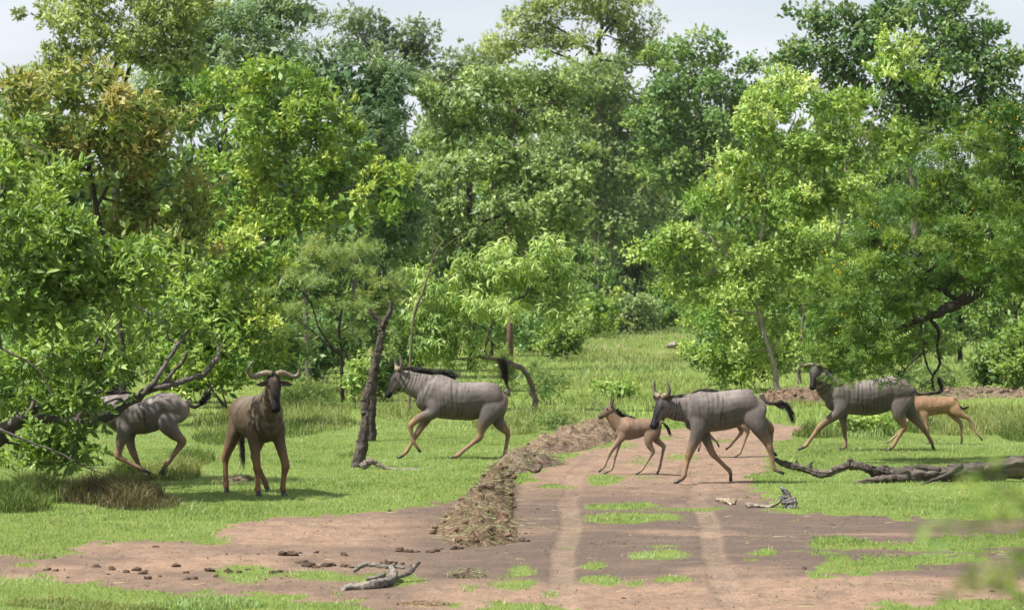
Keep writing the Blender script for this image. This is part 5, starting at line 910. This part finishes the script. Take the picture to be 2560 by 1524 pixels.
G_COAT = dict(body=(0.090, 0.078, 0.073), back=(0.220, 0.189, 0.170), belly=(0.122, 0.098, 0.079), leg=(0.222, 0.143, 0.091), stripe=(0.024, 0.022, 0.023), cheek=(0.117, 0.096, 0.077), mask=(0.006, 0.006, 0.007), rump=(0.171, 0.132, 0.109), ear=(0.062, 0.049, 0.045))  # back over darker flank: sun highlight put into the coat colour
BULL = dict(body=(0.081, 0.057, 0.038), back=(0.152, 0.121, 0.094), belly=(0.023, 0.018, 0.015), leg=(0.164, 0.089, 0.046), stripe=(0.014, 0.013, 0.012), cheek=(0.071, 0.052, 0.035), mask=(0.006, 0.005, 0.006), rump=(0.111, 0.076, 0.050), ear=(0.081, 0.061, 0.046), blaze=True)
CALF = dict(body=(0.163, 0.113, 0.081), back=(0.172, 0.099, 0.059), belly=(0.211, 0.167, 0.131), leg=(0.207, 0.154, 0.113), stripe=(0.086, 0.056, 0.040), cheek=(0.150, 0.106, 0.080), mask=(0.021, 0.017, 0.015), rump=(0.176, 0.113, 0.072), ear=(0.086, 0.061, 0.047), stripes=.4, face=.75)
ADULTS, CALVES = 'adult antelopes crossing the clearing', 'antelope calves running with the herd'
# running antelope left of centre
antelope('wildebeest', 'grey striped wildebeest running with tail raised left of the soil ridge', 'wildebeest', 1120, 1148, 900, 860, .2157,
    [(1697, 575, 690, .10), (1640, 505, 800, .19), (1540, 457, 850, .235), (1400, 447, 858, .25), (1280, 446, 897, .29), (1150, 450, 893, .30), (1050, 420, 890, .285), (950, 368, 872, .255), (870, 345, 850, .22), (790, 352, 800, .19), (720, 370, 720, .15)],
    [(860, 560, .26, .19), (760, 520, .24, .155), (670, 485, .205, .13), (590, 455, .185, .115), (520, 420, .17, .105), (480, 400, .14, .095)],
    dict(poll=(455, 335), dir=(-.40, -.14, -.80), len=.43, ear=(.85, .15, -.35), horn_tilt=-.1),
    [dict(v=-.15, pts=[(880, 560, .16, .07), (880, 690, .15, .085), (850, 800, .10, .075), (740, 835, .072, .062), (650, 885, .056, .05), (592, 945, .047, .044), (592, 990, .038, .036), (605, 1070, .029, .027), (618, 1120, .032, .030), (645, 1165, .028, .027), (672, 1205, .026, .027)]),
     dict(v=.13, pts=[(870, 600, .15, .07), (830, 740, .12, .08), (770, 870, .085, .07), (700, 980, .055, .05), (650, 1060, .045, .042), (600, 1150, .03, .028), (545, 1245, .032, .03), (505, 1290, .028, .028), (475, 1312, .027, .028)]),
     dict(v=-.16, pts=[(1570, 600, .20, .07), (1540, 720, .20, .085), (1480, 830, .145, .085), (1430, 930, .092, .07), (1400, 1020, .062, .052), (1385, 1085, .05, .044), (1310, 1145, .036, .034), (1210, 1225, .031, .03), (1145, 1282, .034, .032), (1105, 1302, .028, .028), (1085, 1310, .026, .028)]),
     dict(v=.15, pts=[(1580, 620, .19, .07), (1580, 760, .17, .085), (1590, 880, .115, .075), (1640, 960, .078, .06), (1705, 1030, .052, .046), (1712, 1090, .036, .034), (1695, 1190, .030, .028), (1682, 1265, .033, .031), (1672, 1300, .028, .028), (1665, 1312, .027, .028)])],
    dict(pts=[(1680, 545, .035), (1722, 585, .026), (1728, 540, .02), (1705, 480, .016), (1695, 420, .014), (1690, 380, .012)], len=.34, mess=.16, n=620, bend=(-.08, 0, .05), **{'from': .62}),
    dict(pts=[(490, 285, .10), (600, 305, .13), (720, 330, .15), (820, 345, .15), (900, 345, .16), (990, 375, .17), (1060, 415, .12)], dir=(.45, 0, .9), bend=(.75, 0, -.45), n=1100), G_COAT, seed=1, group=ADULTS)
# walking antelope in front of the track
antelope('wildebeest', 'grey wildebeest walking across the dirt track, head low', 'wildebeest', 1800, 1203, 1460, 920, .2246,
    [(1988, 290, 440, .10), (1930, 240, 560, .19), (1840, 212, 605, .235), (1740, 212, 600, .25), (1620, 228, 652, .285), (1500, 243, 680, .30), (1400, 240, 692, .285), (1310, 230, 705, .25), (1230, 248, 690, .215), (1160, 275, 640, .17)],
    [(1260, 440, .26, .18), (1180, 430, .22, .15, -.0), (1090, 435, .175, .125, -.01), (1000, 430, .155, .11, -.03), (930, 410, .14, .10, -.06), (890, 390, .12, .09, -.08)],
    dict(poll=(872, 330), v=-.09, dir=(-.34, -.34, -.92), up=(-.75, -.66, .1), len=.43, ear=(.9, .05, .5), horn_tilt=-.1),
    [dict(v=-.15, pts=[(1290, 420, .17, .07), (1280, 560, .15, .085), (1255, 690, .10, .075), (1215, 800, .072, .06), (1175, 900, .055, .048), (1158, 955, .047, .042), (1145, 1020, .033, .031), (1120, 1120, .030, .028), (1108, 1170, .034, .032), (1082, 1205, .029, .028), (1050, 1225, .027, .028)]),
     dict(v=.13, pts=[(1300, 480, .15, .07), (1320, 620, .12, .08), (1355, 740, .078, .065), (1400, 850, .055, .048), (1440, 935, .047, .042), (1500, 1000, .034, .032), (1580, 1080, .030, .028), (1622, 1118, .034, .032), (1638, 1155, .028, .028), (1640, 1180, .026, .027)]),
     dict(v=-.16, pts=[(1850, 370, .20, .07), (1870, 480, .20, .085), (1915, 590, .135, .085), (1965, 690, .088, .07), (2025, 790, .06, .05), (2058, 860, .05, .044), (2072, 930, .036, .034), (2092, 1030, .031, .03), (2105, 1085, .034, .032), (2135, 1112, .028, .028), (2158, 1122, .026, .027)]),
     dict(v=.15, pts=[(1860, 380, .19, .07), (1880, 480, .17, .085), (1950, 560, .115, .075), (2020, 610, .078, .06), (2085, 650, .052, .046), (2092, 710, .036, .034), (2088, 800, .031, .03), (2085, 860, .034, .032), (2100, 895, .028, .028), (2112, 912, .026, .027)])],
    dict(pts=[(1970, 262, .04), (2005, 325, .03), (2050, 362, .026), (2120, 372, .024), (2185, 362, .022), (2235, 385, .02), (2265, 430, .016)], len=.16, mess=.10, n=700, bend=(.1, 0, -.5), **{'from': .45}),
    dict(pts=[(925, 305, .10), (1010, 305, .12), (1100, 300, .13), (1180, 275, .13), (1260, 240, .12), (1350, 232, .10), (1440, 240, .07)], dir=(.7, -.1, .75), bend=(.5, 0, -.35), n=1000), G_COAT, seed=2, group=ADULTS)
# right antelope behind the thorn tree
antelope('wildebeest', 'grey wildebeest trotting behind the flowering thorn tree, facing the camera', 'wildebeest', 2160, 1128, 1960, 860, .2166,
    [(1495, 505, 640, .10), (1420, 425, 740, .19), (1330, 385, 780, .235), (1220, 376, 750, .25), (1100, 400, 808, .29), (980, 418, 833, .305), (860, 428, 830, .295), (760, 398, 825, .265), (680, 380, 815, .23), (600, 385, 790, .20), (530, 395, 730, .16)],
    [(640, 560, .27, .19), (560, 530, .25, .155), (490, 480, .20, .135, -.04), (430, 410, .17, .12, -.10), (390, 340, .14, .11, -.16)],
    dict(poll=(350, 265), v=-.18, dir=(-.16, -.42, -.86), up=(-.2, -.9, .25), len=.40, ear=(.95, .05, .15), horn='bull'),
    [dict(v=-.15, pts=[(670, 560, .17, .07), (660, 680, .15, .085), (620, 790, .10, .075), (540, 850, .072, .06), (460, 910, .056, .048), (395, 970, .047, .042), (340, 1040, .033, .031), (275, 1125, .030, .028), (245, 1165, .033, .032), (222, 1185, .028, .028), (205, 1194, .026, .027)]),
     dict(v=.13, pts=[(690, 600, .15, .07), (690, 740, .12, .08), (690, 840, .08, .065), (695, 920, .056, .05), (703, 990, .046, .042), (712, 1060, .032, .03), (722, 1150, .030, .028), (715, 1195, .033, .03), (690, 1212, .027, .027), (670, 1220, .026, .027)]),
     dict(v=-.16, pts=[(1340, 560, .20, .07), (1330, 660, .19, .085), (1310, 770, .135, .085), (1330, 860, .085, .065), (1378, 945, .052, .046), (1345, 1010, .038, .035), (1290, 1100, .031, .03), (1255, 1165, .034, .032), (1230, 1192, .028, .028), (1212, 1205, .026, .027)]),
     dict(v=.15, pts=[(1380, 580, .19, .07), (1410, 700, .17, .085), (1480, 810, .11, .075), (1545, 890, .072, .055), (1605, 960, .05, .045), (1645, 1020, .036, .034), (1690, 1090, .031, .03), (1710, 1125, .034, .032), (1722, 1155, .028, .028), (1728, 1175, .026, .027)])],
    dict(pts=[(1480, 500, .04), (1530, 560, .03), (1600, 580, .026), (1700, 572, .024), (1780, 560, .022), (1805, 510, .018), (1795, 465, .012)], len=.14, mess=.14, n=600, bend=(0, 0, .0), **{'from': .4}),
    dict(pts=[(420, 300, .06), (500, 350, .08), (580, 375, .09), (680, 378, .07), (760, 390, .05)], dir=(.7, 0, .7), bend=(.5, 0, -.4), n=500), G_COAT, seed=3, group=ADULTS)
# left antelope behind the cut limbs
antelope('wildebeest', 'greyish wildebeest galloping away behind the cut limbs at left', 'wildebeest', 370, 1196, 240, 860, .2695,
    [(848, 510, 600, .10), (800, 465, 690, .19), (720, 441, 735, .23), (620, 438, 720, .24), (520, 478, 795, .27), (440, 500, 822, .28), (360, 482, 832, .26), (290, 445, 830, .235), (220, 436, 800, .205), (160, 445, 745, .17)],
    [(230, 620, .27, .19), (150, 600, .23, .15), (70, 590, .19, .125), (0, 580, .16, .11), (-40, 560, .14, .10)],
    dict(poll=(-60, 490), dir=(-.5, .1, -.8), len=.42, ear=(.8, .1, .3)),
    [dict(v=-.15, pts=[(300, 600, .17, .07), (300, 700, .15, .085), (270, 800, .10, .075), (245, 880, .072, .06), (225, 960, .055, .048), (215, 1020, .048, .043), (260, 1050, .034, .032), (350, 1095, .030, .028), (420, 1128, .033, .031), (455, 1148, .028, .028), (475, 1158, .026, .027)]),
     dict(v=.13, pts=[(300, 640, .15, .07), (300, 780, .12, .08), (300, 880, .078, .065), (325, 970, .055, .048), (350, 1030, .046, .042), (375, 1085, .032, .03), (400, 1160, .03, .028), (412, 1195, .033, .031), (425, 1215, .027, .027), (432, 1225, .026, .027)]),
     dict(v=-.16, pts=[(700, 580, .20, .07), (680, 660, .20, .085), (690, 740, .145, .085), (735, 800, .092, .07), (785, 845, .062, .052), (820, 885, .05, .044), (785, 945, .036, .034), (715, 1030, .031, .03), (668, 1085, .034, .032), (652, 1120, .028, .028), (646, 1140, .026, .027)]),
     dict(v=.15, pts=[(690, 600, .19, .07), (660, 700, .17, .085), (680, 780, .115, .075), (730, 840, .075, .055), (790, 880, .05, .044), (750, 950, .036, .034), (690, 1050, .031, .03), (640, 1110, .034, .032), (615, 1140, .028, .028), (605, 1155, .026, .027)])],
    dict(pts=[(835, 505, .04), (870, 550, .03), (915, 572, .024), (955, 555, .02), (985, 520, .018), (1010, 480, .014)], len=.17, mess=.3, n=520, bend=(.1, 0, -.05), **{'from': .6}),
    dict(pts=[(-40, 430, .08), (60, 430, .10), (160, 440, .10), (240, 440, .09), (330, 455, .07)], dir=(.6, 0, .7), bend=(.6, 0, -.3), n=700), dict(G_COAT, rump=(.215, .172, .148), body=(.125, .108, .10)), seed=4, group=ADULTS)
# calf in front, left of the walking adult
antelope('wildebeest_calf', 'fawn calf with dark mane trotting left of the walking adult', 'calf', 1570, 1183, 1460, 920, .2246,
    [(862, 595, 665, .05), (815, 562, 710, .10), (745, 550, 742, .125), (660, 547, 748, .13), (580, 549, 778, .14), (500, 532, 793, .135), (440, 520, 790, .12), (390, 520, 750, .09)],
    [(450, 640, .13, .10), (390, 610, .12, .085), (340, 560, .095, .07), (300, 505, .082, .06), (290, 475, .075, .055)],
    dict(poll=(305, 418), dir=(-.72, -.1, -.62), len=.24, scale=.62, ear=(.45, .55, .75)),
    [dict(v=-.075, pts=[(440, 640, .10, .04), (425, 740, .075, .045), (375, 810, .046, .038), (310, 890, .033, .03), (285, 935, .029, .027), (255, 1010, .019, .018), (225, 1075, .021, .02), (205, 1100, .018, .018), (195, 1110, .017, .018)]),
     dict(v=.07, pts=[(430, 680, .08, .04), (405, 780, .05, .04), (380, 870, .033, .03), (352, 950, .028, .026), (335, 1030, .019, .018), (312, 1105, .021, .02), (285, 1132, .018, .018), (262, 1146, .017, .018)]),
     dict(v=-.08, pts=[(770, 640, .11, .05), (740, 720, .105, .055), (715, 790, .068, .048), (735, 860, .044, .036), (765, 910, .033, .029), (735, 970, .022, .021), (680, 1060, .019, .018), (645, 1112, .021, .02), (622, 1135, .018, .018), (610, 1145, .017, .018)]),
     dict(v=.08, pts=[(790, 650, .10, .05), (790, 730, .09, .055), (810, 790, .056, .045), (855, 830, .04, .034), (890, 860, .032, .028), (882, 920, .022, .021), (860, 1030, .019, .018), (848, 1090, .021, .02), (838, 1120, .018, .018), (832, 1135, .017, .018)])],
    dict(pts=[(850, 590, .02), (885, 600, .016), (920, 640, .014), (945, 690, .012)], len=.08, mess=.14, n=200, bend=(0, 0, -.2), **{'from': .4}),
    dict(pts=[(350, 440, .05), (385, 485, .06), (430, 515, .06), (500, 530, .05), (560, 545, .03)], dir=(.5, 0, .8), bend=(.2, 0, -.1), n=420), dict(CALF, leg=(.235, .18, .13)), kind='calf', seed=5, horns=False, voxel=.0125, group=CALVES, beard=False)
# calf hidden behind the walking adult
antelope('wildebeest_calf', 'calf mostly hidden behind the walking adult, only legs showing', 'calf', 1800, 1140, 1460, 920, .2246,
    [(1830, 480, 570, .05), (1800, 440, 620, .11), (1720, 425, 650, .13), (1620, 425, 660, .135), (1520, 425, 680, .14), (1430, 410, 690, .135), (1370, 400, 680, .11), (1320, 410, 640, .08)],
    [(1380, 520, .13, .1), (1320, 480, .11, .085), (1270, 430, .09, .07), (1235, 380, .08, .06)],
    dict(poll=(1240, 330), dir=(-.72, 0, -.62), len=.24, scale=.62, ear=(.45, .5, .8)),
    [dict(v=-.075, pts=[(1380, 540, .10, .04), (1360, 630, .07, .045), (1320, 700, .045, .038), (1300, 760, .03, .028), (1292, 800, .022, .021), (1285, 845, .021, .02), (1280, 862, .018, .018), (1278, 872, .017, .018)]),
     dict(v=.07, pts=[(1390, 560, .08, .04), (1380, 650, .05, .04), (1385, 710, .035, .03), (1420, 755, .028, .026), (1455, 785, .02, .02), (1478, 805, .021, .02), (1488, 820, .018, .018), (1492, 828, .017, .018)]),
     dict(v=-.08, pts=[(1780, 520, .11, .05), (1780, 590, .09, .055), (1795, 640, .06, .045), (1815, 690, .038, .033), (1800, 750, .023, .022), (1760, 860, .02, .019), (1735, 920, .022, .021), (1712, 945, .018, .018), (1700, 955, .017, .018)]),
     dict(v=.08, pts=[(1740, 530, .10, .05), (1740, 600, .08, .055), (1745, 650, .055, .045), (1755, 700, .035, .03), (1710, 760, .022, .021), (1660, 820, .02, .019), (1635, 850, .022, .021), (1620, 866, .018, .018), (1612, 872, .017, .018)])],
    None, None, dict(CALF, leg=(.235, .17, .115)), kind='calf', seed=6, horns=False, voxel=.0125, group=CALVES, beard=False)
# calf behind the right adult
antelope('wildebeest_calf', 'reddish fawn calf running behind the right adult rump', 'calf', 2360, 1110, 1960, 860, .2166,
    [(2008, 650, 725, .05), (1968, 612, 790, .11), (1890, 600, 800, .13), (1790, 605, 812, .135), (1690, 602, 825, .14), (1600, 592, 832, .135), (1530, 590, 800, .115), (1480, 600, 760, .08)],
    [(1540, 690, .13, .1), (1480, 650, .12, .085), (1430, 590, .095, .07), (1400, 540, .08, .06)],
    dict(poll=(1400, 480), dir=(-.72, 0, -.62), len=.25, scale=.63, ear=(.45, .5, .8)),
    [dict(v=-.08, pts=[(1590, 700, .11, .045), (1610, 790, .08, .05), (1630, 870, .048, .038), (1645, 950, .033, .03), (1655, 1000, .028, .026), (1662, 1060, .02, .019), (1668, 1105, .022, .021), (1668, 1125, .018, .018), (1664, 1133, .017, .018)]),
     dict(v=.07, pts=[(1560, 710, .09, .045), (1510, 800, .06, .045), (1440, 880, .036, .032), (1390, 950, .028, .026), (1320, 1030, .02, .019), (1250, 1095, .022, .021), (1220, 1120, .018, .018), (1205, 1130, .017, .018)]),
     dict(v=-.08, pts=[(1930, 680, .11, .05), (1960, 740, .11, .055), (2010, 790, .075, .05), (2070, 825, .048, .038), (2120, 850, .034, .03), (2150, 910, .023, .022), (2200, 1000, .02, .019), (2235, 1045, .022, .021), (2255, 1065, .018, .018), (2262, 1075, .017, .018)]),
     dict(v=.08, pts=[(1910, 690, .10, .05), (1925, 760, .09, .055), (1960, 820, .062, .045), (2010, 870, .042, .034), (2048, 915, .032, .028), (2055, 980, .022, .021), (2060, 1060, .02, .019), (2062, 1105, .022, .021), (2060, 1122, .018, .018), (2058, 1130, .017, .018)])],
    dict(pts=[(1965, 618, .025), (2000, 660, .02), (2025, 710, .018), (2060, 740, .016), (2100, 735, .01)], len=.07, mess=.16, n=220, bend=(0, 0, .2), **{'from': .45}),
    dict(pts=[(1440, 520, .05), (1500, 575, .05), (1570, 590, .04)], dir=(.5, 0, .8), bend=(.2, 0, -.1), n=200), dict(CALF, body=(.225, .142, .085), leg=(.25, .175, .11), rump=(.255, .152, .08)), kind='calf', seed=7, horns=False, voxel=.0125, group=CALVES, beard=False)
# standing bull: measured in its own side view (metres, forward = -u), then turned to face the camera
def q(x, z): return (x, z)
antelope('wildebeest', 'brown horned wildebeest bull standing and facing the camera', 'wildebeest', 240 + 1490 * .2695, 1232, 240 + 1490 * .2695, 1232, S_at(Z_of_row(1232)),
    [(.66, -1.14, -1.02, .10), (.60, -1.22, -.88, .20), (.50, -1.26, -.82, .24), (.36, -1.27, -.78, .245), (.18, -1.25, -.71, .27), (0., -1.25, -.68, .275), (-.18, -1.27, -.67, .265), (-.34, -1.32, -.67, .25), (-.46, -1.32, -.69, .225), (-.56, -1.27, -.75, .195), (-.63, -1.20, -.86, .15)],
    [(-.40, -1.06, .26, .195), (-.52, -1.12, .24, .165), (-.62, -1.20, .20, .14), (-.70, -1.29, .175, .12), (-.76, -1.37, .15, .11)],
    dict(poll=(-.80, -1.55), dir=(-.34, .02, -.90), up=(-.9, .05, .3), len=.47, scale=.94, ear=(.95, .12, -.22), ear_t=.09, horn='bull', horn_tilt=.0),
    [dict(v=.11, pts=[(-.42, -1.02, .15, .09, 1.0), (-.44, -.88, .13, .095, 1.45), (-.44, -.74, .09, .085, 1.45), (-.45, -.58, .062, .06, 1.3), (-.46, -.42, .05, .05, 1.15), (-.46, -.36, .048, .052, 1.1), (-.455, -.27, .033, .035, 1.05), (-.45, -.14, .032, .034, 1.), (-.455, -.10, .037, .04, 1.), (-.475, -.06, .032, .036, 1.), (-.49, -.042, .031, .035, 1.)]),
     dict(v=-.214, pts=[(-.42, -1.02, .15, .09, .55), (-.44, -.88, .13, .095, .75), (-.45, -.74, .09, .085, .80), (-.48, -.58, .062, .06, .95), (-.50, -.43, .05, .05, 1.12), (-.50, -.37, .048, .052, 1.15), (-.49, -.27, .033, .035, 1.08), (-.49, -.14, .032, .034, 1.0), (-.495, -.10, .037, .04, 1.), (-.515, -.06, .032, .036, 1.), (-.53, -.042, .031, .035, 1.)]),
     dict(v=.27, pts=[(.45, -1.08, .19, .08, .45), (.42, -.95, .19, .095, .58), (.40, -.82, .15, .10, .68), (.44, -.67, .095, .075, .82), (.51, -.52, .062, .054, .95), (.55, -.44, .052, .048, 1.), (.55, -.35, .037, .036, 1.), (.535, -.18, .032, .033, 1.), (.525, -.11, .036, .038, 1.), (.505, -.06, .031, .034, 1.), (.495, -.042, .03, .034, 1.)]),
     dict(v=-.264, pts=[(.45, -1.08, .19, .08, .45), (.40, -.95, .19, .095, .58), (.38, -.82, .15, .10, .62), (.42, -.67, .095, .075, .55), (.48, -.53, .062, .054, .45), (.52, -.46, .052, .048, .42), (.51, -.36, .037, .036, .55), (.48, -.19, .032, .033, .82), (.465, -.11, .036, .038, .95), (.445, -.06, .031, .034, .98), (.435, -.042, .03, .034, 1.)])],
    dict(pts=[(.66, -1.12, .035), (.72, -1.0, .025), (.72, -.8, .018), (.70, -.6, .014)], len=.26, mess=.08, n=420, bend=(0, 0, -.2), **{'from': .5}),
    dict(pts=[(-.76, -1.47, .09), (-.66, -1.42, .12), (-.56, -1.36, .12), (-.44, -1.33, .10), (-.30, -1.31, .06)], dir=(.5, 0, .4), bend=(.3, 0, -.8), n=500), BULL, seed=8, horns=1.15, group=ADULTS, yaw=110., voxel=.0165)
